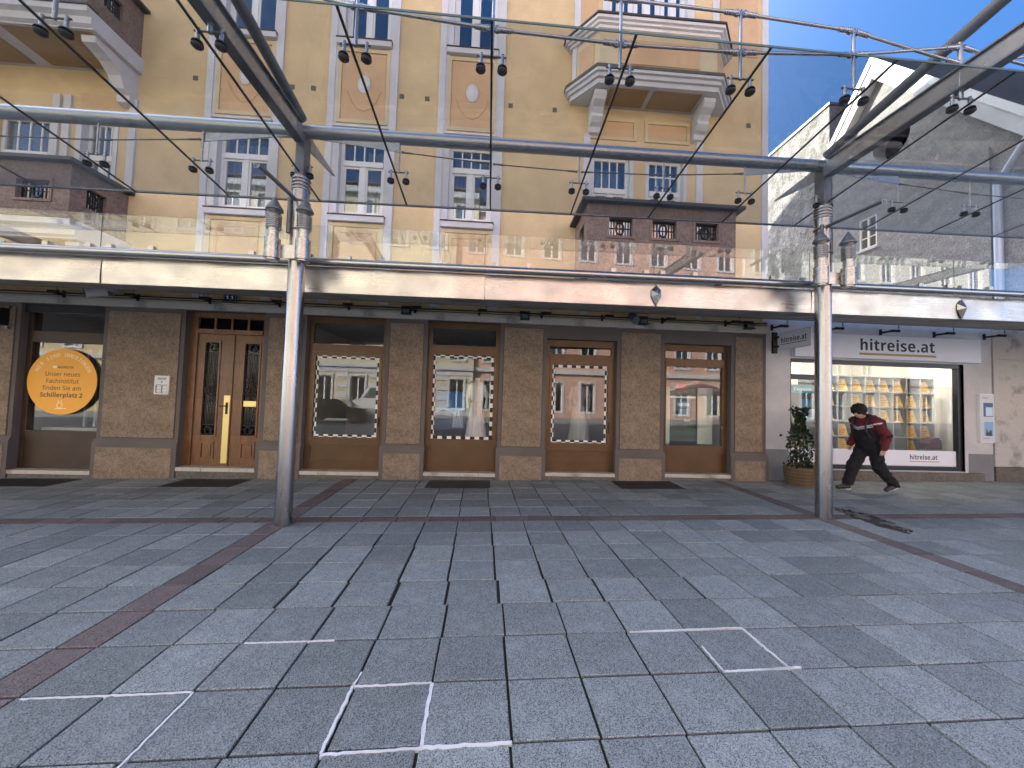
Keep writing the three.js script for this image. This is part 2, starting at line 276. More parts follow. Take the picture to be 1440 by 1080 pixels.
// axes of the upper windows: [x0, x1]; first floor 5.27..6.86, second floor 8.95..10.9
const AX = [[-9.75, -8.75], [-8.15, -7.2 - 0.35], [-5.6, -4.6], [-3.23, -2.3], [-1.0, -0.1], [2.02, 2.83], [3.23, 4.0]];
const upHoles = [];
for (const [a, b] of AX) upHoles.push([a, b, a > 1.5 || a < -7 ? 4.6 : 5.27, 6.88]);
for (const [a, b] of AX.slice(2, 5)) upHoles.push([a, b, 8.95, 11.0]);
upHoles.push([2.30, 4.05, 8.3, 11.0], [-9.75, -8.75, 8.3, 11.0], [-8.15, -7.55, 8.3, 11.0]);
for (const [a, b] of AX.slice(2)) upHoles.push([a, b, 12.6, 14.6]);
part('upper_wall', shapeWall(HX0, HX1, 3.36, 17.6, upHoles, -0.35, 0), M.yellow, house);
const GO = [[-8.98, -7.47, 3.17], [-5.98, -4.48, 3.17], [-3.68, -2.12, 3.17], [-1.29, 0.18, 3.17], [1.15, 2.63, 2.9], [3.64, 5.10, 2.9]];
part('ground_floor_wall', shapeWall(HX0, HX1, -0.6, 3.17, GO.map(o => [o[0], o[1], -0.5, o[2] - 0.0005]), -0.35, 0), M.border, house);
part('body', [prism([[-0.36, -0.5], [-0.36, 17.95], [-13.5, 17.95], [-20, 14.5], [-20, -0.5]], HX1 - 0.4, HX1, 'x'), prism([[-0.36, -0.5], [-0.36, 17.95], [-13.5, 17.95], [-20, 14.5], [-20, -0.5]], HX0, HX0 + 0.3, 'x'), bx(HX0 + 0.3, HX1 - 0.4, -0.5, 17.3, -3.4, -3.0)], M.yellow, house);
part('roof', [bx(HX0, HX1, 17.6, 17.95, -0.36, 0.25), bx(HX0 + 0.3, HX1 - 0.4, 17.6, 17.95, -13.5, -0.361), prism([[-13.5, 17.6], [-13.5, 17.95], [-20, 14.5], [-20, 14.2]], HX0 + 0.3, HX1 - 0.4, 'x')], M.roofTile, house);
part('floor_slab', [bx(HX0 + 0.3, HX1 - 0.4, 3.3, 3.55, -3, -0.351), bx(HX0 + 0.3, HX1 - 0.4, 7.9, 8.15, -3, -0.351), bx(HX0 + 0.3, HX1 - 0.4, 11.6, 11.85, -3, -0.351), bx(HX0 + 0.3, HX1 - 0.4, -0.4, 0.05, -3, -0.351)], M.room, house);
for (const x of [-12, -6.55, -4.05, -1.75, 0.62, 3.05 - 0.01, 5.3]) part('partition', bx(x - 0.08, x + 0.08, 0.05, 17.3, -3, -0.352), M.room, house);
// frieze over the ground floor
part('frieze', [bx(HX0, HX1 + 0.02, 3.172, 3.285, -0.02, 0.075), bx(HX0, HX1 + 0.02, 3.286, 3.31, -0.02, 0.10)], M.frieze, house);
part('frieze_board', bx(HX0, HX1, 3.311, 3.42, -0.02, 0.03), M.cream, house);
part('corner_strip', bx(HX1 - 0.12, HX1 + 0.012, 3.43, 17.6, -0.3, 0.03), M.trim, house);
// piers with roughcast panels, plinth blocks
const piers = []; { let x = HX0; for (const o of GO) { piers.push([x, o[0]]); x = o[1]; } piers.push([x, HX1]); }
for (const [a, b] of piers) {
  const e = 0.085, base = ground((a + b) / 2);
  const grp = new THREE.Group(); grp.name = 'pier'; house.add(grp);
  part('roughcast_panel', bx(a + e, b - e, 0.665, 3.09, -0.01, 0.014), M.pier, grp);
  part('panel_groove', bx(a + e - 0.012, b - e + 0.012, 0.653, 3.102, -0.01, 0.004), M.coping, grp);
  part('plinth', prism([[0.0, -0.4], [0.055, -0.4], [0.055, 0.555], [0.02, 0.62], [0, 0.62]].map(p => [p[0], p[1]]), a - 0.02, b + 0.02, 'x'), M.border, grp);
  part('plinth_panel', bx(a + 0.06, b - 0.06, base - 0.05, 0.475, 0.05, 0.064), M.pier, grp);
}
for (const [x0, x1] of [[GO[4][0], GO[4][1]], [GO[5][0], GO[5][1]]]) part('lintel_band', bx(x0 - 0.08, x1 + 0.08, 2.905, 3.165, -0.01, 0.006), M.border, house);
// ---- ground floor windows and doors
function frame(x0, x1, y0, y1, w, z0, z1) { return [bx(x0, x0 + w, y0, y1, z0, z1), bx(x1 - w, x1, y0, y1, z0, z1), bx(x0 + w, x1 - w, y0, y0 + w, z0, z1), bx(x0 + w, x1 - w, y1 - w, y1, z0, z1)]; }
const shop = [];
function shopWindow(o, mat, ys, doorLike) {                  // ys: [sill, panel top, pane bottom, pane top, transom bottom, transom top, head]
  const [x0, x1] = o, [s, pt, p0, p1, t0, t1, hd] = ys, z0 = -0.2, z1 = -0.13, w = 0.085;
  const g = new THREE.Group(); g.name = doorLike ? 'shop_door' : 'shop_window'; house.add(g);
  part('frame', [bx(x0, x0 + w, s, hd, z0, z1), bx(x1 - w, x1, s, hd, z0, z1), bx(x0 + w, x1 - w, t1, hd, z0, z1 - 0.004), bx(x0 + w, x1 - w, p1, t0, z0, z1 + 0.012), bx(x0 + w, x1 - w, pt, p0, z0, z1 - 0.003)], mat, g);
  const i = doorLike ? 0.055 : 0.02;
  part('sash', frame(x0 + w + 0.004, x1 - w - 0.004, p0 + 0.002, p1 - 0.002, i, z0 + 0.01, z1 + 0.01), mat, g);
  part('bottom_panel', doorLike ? [bx(x0 + w, x1 - w, s, pt, z0, z1 - 0.02), ...frame(x0 + w + 0.002, x1 - w - 0.002, s + 0.16, pt - 0.005, 0.035, z1 - 0.02, z1)] : [bx(x0 + w, x1 - w, s, pt, z0, z1 - 0.012)], mat, g);
  part('pane', bx(x0 + w + i, x1 - w - i, p0 + i, p1 - i, -0.172, -0.168), M.shopGlass, g);
  part('transom_pane', bx(x0 + w, x1 - w, t0, t1, -0.172, -0.168), M.shopGlass, g);
  if (doorLike) { part('handle', [rod(V(x1 - w - 0.03, 1.0, -0.10), V(x1 - w - 0.03, 1.16, -0.10), 0.012), bx(x1 - w - 0.05, x1 - w - 0.01, 0.97, 1.18, -0.125, -0.118), bx(x1 - w - 0.04, x1 - w - 0.02, 1.0, 1.02, -0.12, -0.10), bx(x1 - w - 0.04, x1 - w - 0.02, 1.14, 1.16, -0.12, -0.10)], M.black, g); }
  // sill with marble tiles
  const n = 4, tl = (x1 - x0 + 0.06) / n;
  for (let k = 0; k < n; k++) part('sill_tile', bx(x0 - 0.03 + k * tl + 0.003, x0 - 0.03 + (k + 1) * tl - 0.003, s - 0.075, s - 0.005, -0.2, 0.045), M.marble, g);
  part('sill_base', bx(x0 - 0.02, x1 + 0.02, -0.4, s - 0.076, -0.2, 0.02), M.concrete, g);
  return g;
}
function room(x0, x1, zb, mat, floorY, lit) { const g = new THREE.Group(); g.name = 'shop_room'; house.add(g);
  part('room_wall', [bx(x0, x1, floorY, 3.1, zb - 0.05, zb), bx(x0, x0 + 0.04, floorY, 3.1, zb, -0.36), bx(x1 - 0.04, x1, floorY, 3.1, zb, -0.36)], mat, g);
  part('room_floor', bx(x0, x1, floorY - 0.04, floorY, zb, -0.36), M.room, g); part('room_ceiling', bx(x0, x1, 3.1, 3.14, zb, -0.36), mat, g); return g; }
const ysA = [0.12, 0.6, 0.7, 2.46, 2.62, 3.03, 3.165], ysB = [0.16, 0.58, 0.68, 2.44, 2.6, 2.76, 2.895];
const win1 = shopWindow(GO[0], M.darkBronze, [0.02, 0.62, 0.72, 2.47, 2.66, 3.02, 3.165], false);
const win2 = shopWindow(GO[2], M.bronze, [0.1, 0.6, 0.68, 2.46, 2.62, 3.05, 3.165], true);
const win3 = shopWindow(GO[3], M.bronze, [0.12, 0.62, 0.74, 2.52, 2.69, 3.04, 3.165], false);
const win4 = shopWindow(GO[4], M.bronze, ysB, true);
const win5 = shopWindow(GO[5], M.bronze, [0.18, 0.58, 0.72, 2.45, 2.6, 2.76, 2.895], false);
part('shutter_box', bx(GO[0][0], GO[0][1], 3.02, 3.165, -0.13, -0.06), M.navy, win1);
for (const o of GO) room(o[0] - 0.3, o[1] + 0.3, -2.95, M.roomWall, 0.05);
// checkered sticker edging on three panes
const checkTex = tex(64, i => { const x = i % 64, y = Math.floor(i / 64); return grey(((x >> 5) + (y >> 5)) % 2 ? 0.9 : 0.08); }, true, 1 / 0.19); checkTex.magFilter = THREE.NearestFilter;
const checkMat = stdM({ map: checkTex, roughness: 0.5 });
function checker(win, x0, x1, y0, y1) { const s = 0.055, z = -0.1665, e = 0.0012; for (const g of [bx(x0, x1, y0, y0 + s, z, z + e), bx(x0, x1, y1 - s, y1, z, z + e), bx(x0, x0 + s, y0 + s, y1 - s, z, z + e), bx(x1 - s, x1, y0 + s, y1 - s, z, z + e)]) part('checkered_edging', g, checkMat, win); }
checker(win2, -3.535, -2.265, 0.745, 2.395); checker(win3, -1.18, 0.07, 0.765, 2.495); checker(win4, 1.30, 2.48, 0.745, 2.375);
// orange disc on the left window (lettering printed on it)
function canvasTex(w, h, draw) { const c = document.createElement('canvas'); c.width = w; c.height = h; const x = c.getContext('2d'); draw(x, w, h); const t = new THREE.CanvasTexture(c); t.colorSpace = THREE.SRGBColorSpace; return t; }
const plane = (x0, x1, y0, y1, z) => { const g = new THREE.PlaneGeometry(x1 - x0, y1 - y0); g.translate((x0 + x1) / 2, (y0 + y1) / 2, z); return g; };
{
  const t = canvasTex(512, 512, (c, w) => {
    c.fillStyle = '#f0ad3c'; c.fillRect(0, 0, w, w); c.textAlign = 'center';
    c.fillStyle = '#f8dca0'; c.font = 'bold 40px sans-serif'; const s = 'WIR SIND UMGEZOGEN';
    for (let k = 0; k < s.length; k++) { const a = -1.12 + k / (s.length - 1) * 2.24; c.save(); c.translate(256 + Math.sin(a) * 208, 256 - Math.cos(a) * 208); c.rotate(a); c.fillText(s[k], 0, 12); c.restore(); }
    c.fillStyle = '#4a3a18'; c.font = 'bold 25px sans-serif'; c.fillText('NEUROTH', 272, 152); c.fillStyle = '#fff0d0'; c.beginPath(); c.arc(188, 141, 9, 0, 7); c.arc(202, 141, 9, 0, 7); c.fill(); c.fillRect(184, 141, 22, 10);
    c.fillStyle = '#3a2c10'; c.font = '46px sans-serif'; c.fillText('Unser neues', 256, 214); c.fillText('Fachinstitut', 256, 268); c.fillText('finden Sie am', 256, 322); c.font = 'bold 46px sans-serif'; c.fillText('Schillerplatz 2', 256, 377);
    c.strokeStyle = '#fbe3b0'; c.lineWidth = 6; c.beginPath(); c.arc(250, 440, 20, 0, 7); c.moveTo(240, 420); c.lineTo(236, 398); c.moveTo(258, 420); c.lineTo(262, 398); c.moveTo(215, 468); c.lineTo(300, 462); c.stroke();
  });
  const g = new THREE.CylinderGeometry(0.635, 0.635, 0.004, 64); g.rotateX(Math.PI / 2);
  const uv = g.attributes.uv, p = g.attributes.position; for (let i = 0; i < p.count; i++) uv.setXY(i, p.getX(i) / 1.27 + 0.5, p.getY(i) / 1.27 + 0.5);
  g.translate(-8.255, 1.69, -0.1);
  mesh('window_sticker', g, stdM({ map: t, roughness: 0.55 }), 'round orange sticker with German lettering on the leftmost shop window', 'sticker');
}
// vertical blind, poster and clothes on show inside the windows
{
  const g = []; for (let x = -8.0; x < -7.5; x += 0.09) g.push(bx(x, x + 0.06, 0.75, 2.95, -0.9 - (x + 8) * 0.1, -0.885 - (x + 8) * 0.1));
  mesh('vertical_blind', g, stdM({ color: rgb(0.16, 0.15, 0.14), roughness: 0.8 }), 'dark vertical slat blind behind the orange sticker window', 'blind');
  mesh('display_plinth', [bx(-8.9, -7.55, 0.05, 0.78, -1.5, -0.4), bx(-8.4, -8.36, 0.78, 2.4, -0.7, -0.66), bx(-8.2, -8.16, 0.78, 2.4, -0.7, -0.66)], stdM({ color: rgb(0.5, 0.52, 0.54), roughness: 0.5 }), 'pale display plinth with two posts behind the orange sticker window', 'plinth');
  const t = canvasTex(256, 256, (c) => { c.fillStyle = '#3f7fc4'; c.fillRect(0, 0, 256, 150); c.fillStyle = '#7fb6e0'; c.fillRect(0, 110, 256, 50); c.fillStyle = '#1c2f62'; c.beginPath(); c.moveTo(0, 150); c.lineTo(70, 120); c.lineTo(150, 148); c.lineTo(256, 118); c.lineTo(256, 256); c.lineTo(0, 256); c.fill(); c.strokeStyle = '#c8dcf0'; c.lineWidth = 3; for (let k = 0; k < 14; k++) { c.beginPath(); c.moveTo(150 + k * 7, 240); c.lineTo(160 + k * 5, 140 - 40 * Math.sin(k)); c.stroke(); } });
  const ps = mesh('blue_poster', bx(-1.15, -0.52, 0.92, 1.74, -0.55, -0.535), stdM({ map: t, roughness: 0.6 }), 'blue seaside picture board standing in the window with the white dress', 'poster');
  { const g2 = ps.geometry, uv = g2.attributes.uv, p = g2.attributes.position; for (let i = 0; i < p.count; i++) uv.setXY(i, (p.getX(i) + 1.15) / 0.63, (p.getY(i) - 0.92) / 0.82); }
  const dress = (x, z, skirt, bodice, label) => {
    const o = thing('mannequin', label, 'mannequin', null, [x, 0.12, z]);
    const pr = [[0.02, 0.62], [0.20, 0.64], [0.225, 0.66], [0.17, 1.05], [0.125, 1.34], [0.11, 1.40]].map(p => new THREE.Vector2(...p));
    const sk = new THREE.LatheGeometry(pr, 48), p = sk.attributes.position; for (let i = 0; i < p.count; i++) { const a = Math.atan2(p.getZ(i), p.getX(i)), k = 1 + 0.05 * Math.sin(a * 14); p.setX(i, p.getX(i) * k); p.setZ(i, p.getZ(i) * k * 0.8); } sk.computeVertexNormals();
    part('skirt', keep(sk), skirt, o);
    const bd = new THREE.LatheGeometry([[0.10, 1.39], [0.115, 1.45], [0.15, 1.6], [0.165, 1.72], [0.15, 1.80], [0.06, 1.85], [0.045, 1.93], [0.0, 1.93]].map(q => new THREE.Vector2(...q)), 32); bd.scale(1, 1, 0.65); part('top', keep(bd), bodice, o);
    const slv = (s) => [rod(V(s * 0.15, 1.78, 0), V(s * 0.22, 1.52, 0.02), 0.05, 0.06), rod(V(s * 0.22, 1.52, 0.02), V(s * 0.19, 1.28, 0.09), 0.028, 0.03)];
    part('sleeve', slv(1), bodice, o); part('sleeve', slv(-1), bodice, o);
    part('stand', [rod(V(0, 0, 0), V(0, 0.7, 0), 0.015), rod(V(0, 0, 0), V(0, 0.02, 0), 0.16)], M.steel, o);
    return o;
  };
  dress(-0.27, -0.42, stdM({ color: rgb(0.66, 0.62, 0.64), roughness: 0.9 }), stdM({ color: rgb(0.70, 0.72, 0.74), roughness: 0.9 }), 'headless mannequin in a white top and long pale pleated skirt');
  dress(1.95, -0.45, stdM({ color: rgb(0.30, 0.31, 0.31), roughness: 0.9 }), stdM({ color: rgb(0.22, 0.23, 0.24), roughness: 0.9 }), 'headless mannequin in a grey dress behind a bronze shop door');
  const rail = thing('clothes_rail', 'clothes rail hung with dark and pale garments beside the white-dressed mannequin', 'clothes rail', null, [0.02, 0.1, -1.0]);
  part('rail', [rod(V(-0.35, 1.95, 0), V(0.35, 1.95, 0), 0.012), rod(V(-0.35, 0, 0), V(-0.35, 1.95, 0), 0.012), rod(V(0.35, 0, 0), V(0.35, 1.95, 0), 0.012)], M.steel, rail);
  [[0.02, 0.03, 0.05], [0.12, 0.2, 0.4], [0.6, 0.62, 0.62], [0.02, 0.02, 0.02], [0.3, 0.1, 0.1]].forEach((c, k) => part('garment', prism([[-0.16, 1.85], [0, 1.93], [0.16, 1.85], [0.2, 0.95 + 0.1 * (k % 2)], [-0.2, 0.95 + 0.1 * (k % 2)]], -0.02, 0.02, 'x').translate(-0.26 + k * 0.13, 0, 0), stdM({ color: rgb(...c), roughness: 0.9 }), rail));
  // window with the green board between white panels
  const gt = canvasTex(256, 512, (c) => { c.fillStyle = '#1f4a2c'; c.fillRect(0, 0, 256, 512); c.fillStyle = '#173720'; for (let k = 0; k < 7; k++) c.fillRect(0, 40 + k * 70, 256, 26); c.fillStyle = '#d23a62'; c.fillRect(60, 8, 90, 42); c.fillStyle = '#e8eef2'; c.fillRect(0, 118, 256, 16); c.fillStyle = '#5f93c8'; c.beginPath(); c.ellipse(128, 190, 62, 30, 0, 0, 7); c.fill(); c.fillStyle = '#e8f0f8'; c.beginPath(); c.ellipse(128, 190, 44, 16, 0, 0, 7); c.fill(); c.fillStyle = '#7aa4c4'; c.fillRect(85, 230, 86, 60); c.fillStyle = '#d8d0b0'; c.fillRect(140, 318, 60, 20); });
  mesh('green_board', plane(4.02, 4.62, 0.8, 2.1, -0.5), stdM({ map: gt, roughness: 0.4 }), 'green printed board with a blue oval emblem in the rightmost brown shop window', 'board');
  mesh('white_screen', bx(3.75, 4.0, 0.75, 2.0, -0.48, -0.46), stdM({ color: rgb(0.62, 0.66, 0.6), roughness: 0.5 }), 'narrow white panel at the side of the green printed board', 'screen', null, 'white panels beside the green board');
  mesh('white_screen', bx(4.64, 4.98, 0.75, 2.0, -0.48, -0.46), stdM({ color: rgb(0.62, 0.66, 0.6), roughness: 0.5 }), 'narrow white panel at the side of the green printed board', 'screen', null, 'white panels beside the green board');
}
// ---- the wooden double door
{
  const d = new THREE.Group(); d.name = 'double_door'; house.add(d); const z = -0.16;
  part('frame', [bx(-5.98, -5.84, 0.12, 3.165, -0.24, -0.13), bx(-4.58, -4.48, 0.12, 3.165, -0.24, -0.13), bx(-5.84, -4.58, 2.74, 2.83, -0.24, -0.10), bx(-5.84, -4.58, 3.06, 3.165, -0.24, -0.13)], M.wood, d);
  for (const x of [-5.53, -5.21, -4.89]) part('fanlight_bar', bx(x - 0.018, x + 0.018, 2.832, 3.058, -0.21, -0.15), M.wood, d);
  part('fanlight_pane', bx(-5.84, -4.58, 2.832, 3.058, -0.185, -0.18), M.doorGlass, d);
  const leaf = (x0, x1, g0, g1) => {
    part('door_leaf', [bx(x0, g0, 0.13, 2.735, -0.21, z), bx(g1, x1, 0.13, 2.735, -0.21, z), bx(g0, g1, 2.60, 2.735, -0.21, z - 0.002), bx(g0, g1, 0.13, 0.70, -0.21, z - 0.006)], M.wood, d);
    part('raised_panel', [...frame(g0 + 0.0, g1 - 0.0, 0.26, 0.60, 0.035, z - 0.006, z + 0.014), bx(g0 + 0.06, g1 - 0.06, 0.32, 0.54, z - 0.006, z + 0.006)], M.wood, d);
    part('moulding', frame(g0 - 0.025, g1 + 0.025, 0.70, 2.60, 0.03, z - 0.01, z + 0.016), M.wood, d);
    part('door_pane', bx(g0, g1, 0.7, 2.6, -0.20, -0.196), M.doorGlass, d);
    const b = [], cx = (g0 + g1) / 2, n = 9; for (let k = 0; k < n; k++) { const x = g0 + (k + 0.5) * (g1 - g0) / n; b.push(bx(x - 0.005, x + 0.005, 0.95, 2.36, -0.178, -0.168)); }
    for (const y of [0.93, 1.35, 1.86, 2.37]) b.push(bx(g0, g1, y - 0.007, y + 0.007, -0.18, -0.164));
    for (const [y, r] of [[1.605, 0.1], [1.605, 0.06], [0.82, 0.07], [2.48, 0.07]]) { const t = new THREE.TorusGeometry(r, 0.009, 6, 24); t.translate(cx, y, -0.165); b.push(keep(t)); }
    for (const s of [-1, 1]) for (const y of [0.80, 2.5, 1.605]) { const t = new THREE.TorusGeometry(0.045, 0.008, 6, 16); t.translate(cx + s * (g1 - g0) * 0.33, y, -0.165); b.push(keep(t)); }
    part('iron_grille', b, M.iron, d);
  };
  leaf(-5.84, -5.29, -5.69, -5.42); leaf(-5.13, -4.58, -4.93, -4.64);
  part('meeting_stile', bx(-5.289, -5.131, 0.13, 2.735, -0.21, z + 0.022), M.wood, d);
  part('kick_plate', bx(-5.265, -5.15, 0.18, 1.52, z + 0.022, z + 0.027), M.brass, d);
  part('door_handle', [bx(-5.225, -5.185, 1.15, 1.38, z + 0.027, z + 0.036), rod(V(-5.205, 1.31, z + 0.03), V(-5.205, 1.31, z + 0.085), 0.011), rod(V(-5.205, 1.31, z + 0.08), V(-5.31, 1.31, z + 0.08), 0.01)], M.iron, d);
  part('letter_plate', bx(-4.90, -4.66, 1.31, 1.42, -0.16, -0.15), M.brass, d);
  for (let k = 0; k < 3; k++) part('step_tile', bx(-6.02 + k * 0.53, -5.50 + k * 0.53, 0.05, 0.122, -0.24, 0.05), M.marble, d);
  part('step_base', bx(-6.02, -4.44, -0.4, 0.049, -0.24, 0.03), M.concrete, d);
}
// ---- intercom, house number
{
  const o = thing('intercom_panel', 'white intercom panel with bell buttons on a brown pier beside the wooden door', 'intercom');
  part('casing', bx(-6.455, -6.185, 1.505, 1.865, 0.012, 0.035), stdM({ color: rgb(0.66, 0.67, 0.68), roughness: 0.4 }), o);
  part('speaker_slots', [0, 1, 2].map(k => bx(-6.40, -6.24, 1.79 + k * 0.015, 1.797 + k * 0.015, 0.035, 0.037)), M.black, o);
  part('camera_eye', rod(V(-6.32, 1.745, 0.034), V(-6.32, 1.745, 0.04), 0.012), M.black, o);
  part('bell_board', bx(-6.425, -6.215, 1.53, 1.69, 0.035, 0.038), stdM({ color: rgb(0.12, 0.13, 0.15), roughness: 0.4 }), o);
  for (let r = 0; r < 5; r++) for (let c = 0; c < 2; c++) part('name_button', bx(-6.40 + c * 0.105, -6.34 + c * 0.105 + 0.02, 1.54 + r * 0.029, 1.562 + r * 0.029, 0.038, 0.042), M.white, o);
  const t = canvasTex(128, 160, (c) => { c.fillStyle = '#141a30'; c.fillRect(0, 0, 128, 160); c.strokeStyle = '#c9ccd2'; c.lineWidth = 4; c.strokeRect(5, 5, 118, 150); c.fillStyle = '#f2f2ee'; c.textAlign = 'center'; c.font = 'bold 84px serif'; c.fillText('11', 64, 108); });
  const n = thing('house_number_sign', 'dark blue enamel house number plate reading 11 above the door', 'sign');
  part('plate', bx(-5.235, -4.975, 3.335, 3.52, 0.105, 0.115), M.navy, n); part('number', plane(-5.225, -4.985, 3.34, 3.515, 0.1175), stdM({ map: t, roughness: 0.3 }), n);
}
// ---- upper floor windows
function upWindow(x0, x1, y0, y1, opt = {}) {
  const g = new THREE.Group(); g.name = 'window'; house.add(g); const z = -0.12, f = 0.065, cx = (x0 + x1) / 2, yt = opt.noTransom ? y1 - f : y0 + (y1 - y0) * 0.655;
  part('frame', [...frame(x0, x1, y0, y1, f, z - 0.06, z), ...(opt.noTransom ? [] : [bx(x0 + f, x1 - f, yt, yt + 0.11, z - 0.06, z + 0.03)]), bx(cx - 0.05, cx + 0.05, y0 + f, yt, z - 0.06, z + 0.012)], M.white, g);
  for (const [a, b] of [[x0 + f, cx - 0.05], [cx + 0.05, x1 - f]]) {
    const s = new THREE.Group(); s.name = 'sash'; g.add(s);
    s.add(new THREE.Mesh(mg(frame(a + 0.003, b - 0.003, y0 + f + 0.003, yt - 0.003, 0.035, z - 0.05, z - 0.008)), M.white)); s.children[0].name = 'sash_frame'; s.children[0].castShadow = true;
    const p = new THREE.Mesh(bx(a + 0.038, b - 0.038, y0 + f + 0.038, yt - 0.038, z - 0.034, z - 0.03), M.winGlass); p.name = 'pane'; s.add(p);
  }
  if (!opt.noTransom) {
    part('transom_pane', bx(x0 + f, x1 - f, yt + 0.11, y1 - f, z - 0.034, z - 0.03), M.winGlass, g);
    const b = [], n = 4; for (let k = 1; k < n; k++) { const x = x0 + f + (x1 - x0 - 2 * f) * k / n; b.push(bx(x - 0.012, x + 0.012, yt + 0.112, y1 - f, z - 0.045, z - 0.012)); } if (opt.cross) b.push(bx(x0 + f, x1 - f, (yt + y1) / 2 + 0.04, (yt + y1) / 2 + 0.065, z - 0.046, z - 0.011));
    part('glazing_bar', b, M.white, g);
  }
  if (opt.curtain) { // a cloth that hangs in folds behind the glass
    const w = opt.curtain; const [a, b] = w > 0 ? [x0 + 0.05, x0 + 0.05 + (x1 - x0 - 0.1) * w] : [x1 - 0.05 + (x1 - x0 - 0.1) * w, x1 - 0.05];
    const c = new THREE.PlaneGeometry(b - a, y1 - y0 - 0.1, 60, 1), p = c.attributes.position; for (let i = 0; i < p.count; i++) p.setZ(i, 0.025 * Math.sin(p.getX(i) * 52) + 0.012 * Math.sin(p.getX(i) * 23)); c.computeVertexNormals(); c.translate((a + b) / 2, (y0 + y1) / 2, -0.42); part('curtain', c, M.curtain, g);
  }
  return g;
}
AX.forEach(([a, b], k) => {
  upWindow(a + 0.001, b - 0.001, upHoles[k][2] + 0.001, 6.879, { cross: k === 4 || k === 6, curtain: [0, 0.9, 0.95, -0.5, 0.98, 0.95, -0.6][k] });
});
for (const [a, b] of AX.slice(2, 5)) upWindow(a + 0.001, b - 0.001, 8.951, 10.999, {});
upWindow(2.301, 2.869, 8.301, 10.999, { noTransom: true }); upWindow(2.871, 3.479, 8.301, 10.999, { noTransom: true }); upWindow(3.481, 4.049, 8.301, 10.999, { noTransom: true });
upWindow(-9.749, -8.751, 8.301, 10.999, {}); upWindow(-8.149, -7.551, 8.301, 10.999, {});
for (const [a, b] of AX.slice(2)) upWindow(a + 0.001, b - 0.001, 12.601, 14.599, {});
// white strips beside the window axes, aprons, medallions, sills
for (const [a, b] of AX.slice(2, 5)) {
  const c = (a + b) / 2;
  for (const x of [a - 0.2, b + 0.13]) part('white_strip', [bx(x - 0.065, x + 0.065, 3.43, 17.55, -0.01, 0.045), bx(x - 0.065 + (x < c ? 0.13 : -0.06), x + (x < c ? 0.125 : -0.065), 3.43, 17.55, -0.01, 0.022)], M.trim, house);
  for (const y of [5.2, 8.88, 12.53]) { part('window_sill', bx(a - 0.12, b + 0.05, y - 0.11, y, -0.12, 0.10), M.trim, house); part('sill_flashing', bx(a - 0.13, b + 0.06, y + 0.001, y + 0.022, -0.12, 0.115), M.coping, house); }
  for (const y of [6.885, 11.005]) part('window_surround', [bx(a - 0.1, b + 0.03, y, y + 0.16, -0.01, 0.035), bx(a - 0.12, b + 0.05, y + 0.165, y + 0.21, -0.01, 0.075)], M.trim, house);
  for (const y of [5.275, 8.955]) for (const q of [bx(a - 0.1, a + 0.005, y, y + 1.6, -0.3, 0.02), bx(b - 0.005, b + 0.06, y, y + 1.6, -0.3, 0.02)]) part('jamb_trim', q, M.trim, house);
  // apron field between the first and second floor
  part('apron_frame', [...frame(a - 0.09, b + 0.03, 7.16, 8.74, 0.075, -0.01, 0.03)], M.cream, house);
  part('apron_panel', bx(a - 0.005, b - 0.055, 7.245, 8.655, -0.01, 0.012), M.peach, house);
  const md = new THREE.SphereGeometry(1, 24, 12); md.scale(0.115, 0.175, 0.035); md.translate(c - 0.02, 7.98, 0.014); const mr = new THREE.TorusGeometry(0.115, 0.017, 8, 32); mr.scale(1, 1.5, 1); mr.translate(c - 0.02, 7.98, 0.02);
  part('medallion', [keep(md), keep(mr)], M.trim, house);
  const swag = [], pts = []; for (let k = 0; k <= 24; k++) { const t = k / 24, a2 = (t - 0.5) * 2; pts.push(V(c - 0.02 + a2 * 0.34, 7.42 + 0.42 * Math.pow(Math.abs(a2), 2.2) + 0.025 * Math.abs(Math.sin(t * 18)), 0.014)); }
  const tg = new THREE.TubeGeometry(new THREE.CatmullRomCurve3(pts), 48, 0.012, 5); part('stucco_garland', keep(tg), M.peach, house);
  part('lower_apron_frame', frame(a - 0.1, b + 0.03, 3.6, 5.07, 0.07, -0.01, 0.03), M.cream, house);
  part('lower_apron_panel', frame(a + 0.05, b - 0.11, 3.75, 4.93, 0.05, -0.01, 0.02).concat([bx(a + 0.1, b - 0.16, 3.8, 4.88, -0.01, 0.01)]), M.peach, house);
}
for (const [x, y] of [[-2.02, 7.81], [-1.5, 7.8], [0.237, 7.79], [1.175, 7.77], [-6.1, 7.86], [-4.22, 7.83], [-3.8, 7.84], [5.45, 7.75]]) part('wall_anchor', bx(x - 0.045, x + 0.045, y - 0.045, y + 0.045, -0.01, 0.012), M.concrete, house);
// first-floor window pair behind the right balcony
for (const x of [1.88, 4.34]) part('white_strip', bx(x - 0.07, x + 0.07, 3.43, 7.3, -0.01, 0.045), M.trim, house);
for (const [a, b] of [[2.02, 2.83], [3.23, 4.0]]) { part('apron_panel', bx(a - 0.03, b + 0.05, 7.27, 7.6, -0.01, 0.014), M.peach, house); part('apron_frame', frame(a - 0.10, b + 0.12, 7.2, 7.67, 0.065, -0.01, 0.03), M.cream, house); for (const q of [bx(a - 0.07, a + 0.005, 4.6, 6.93, -0.3, 0.02), bx(b - 0.005, b + 0.07, 4.6, 6.93, -0.3, 0.02), bx(a - 0.07, b + 0.07, 6.885, 6.97, -0.01, 0.03)]) part('jamb_trim', q, M.trim, house); }
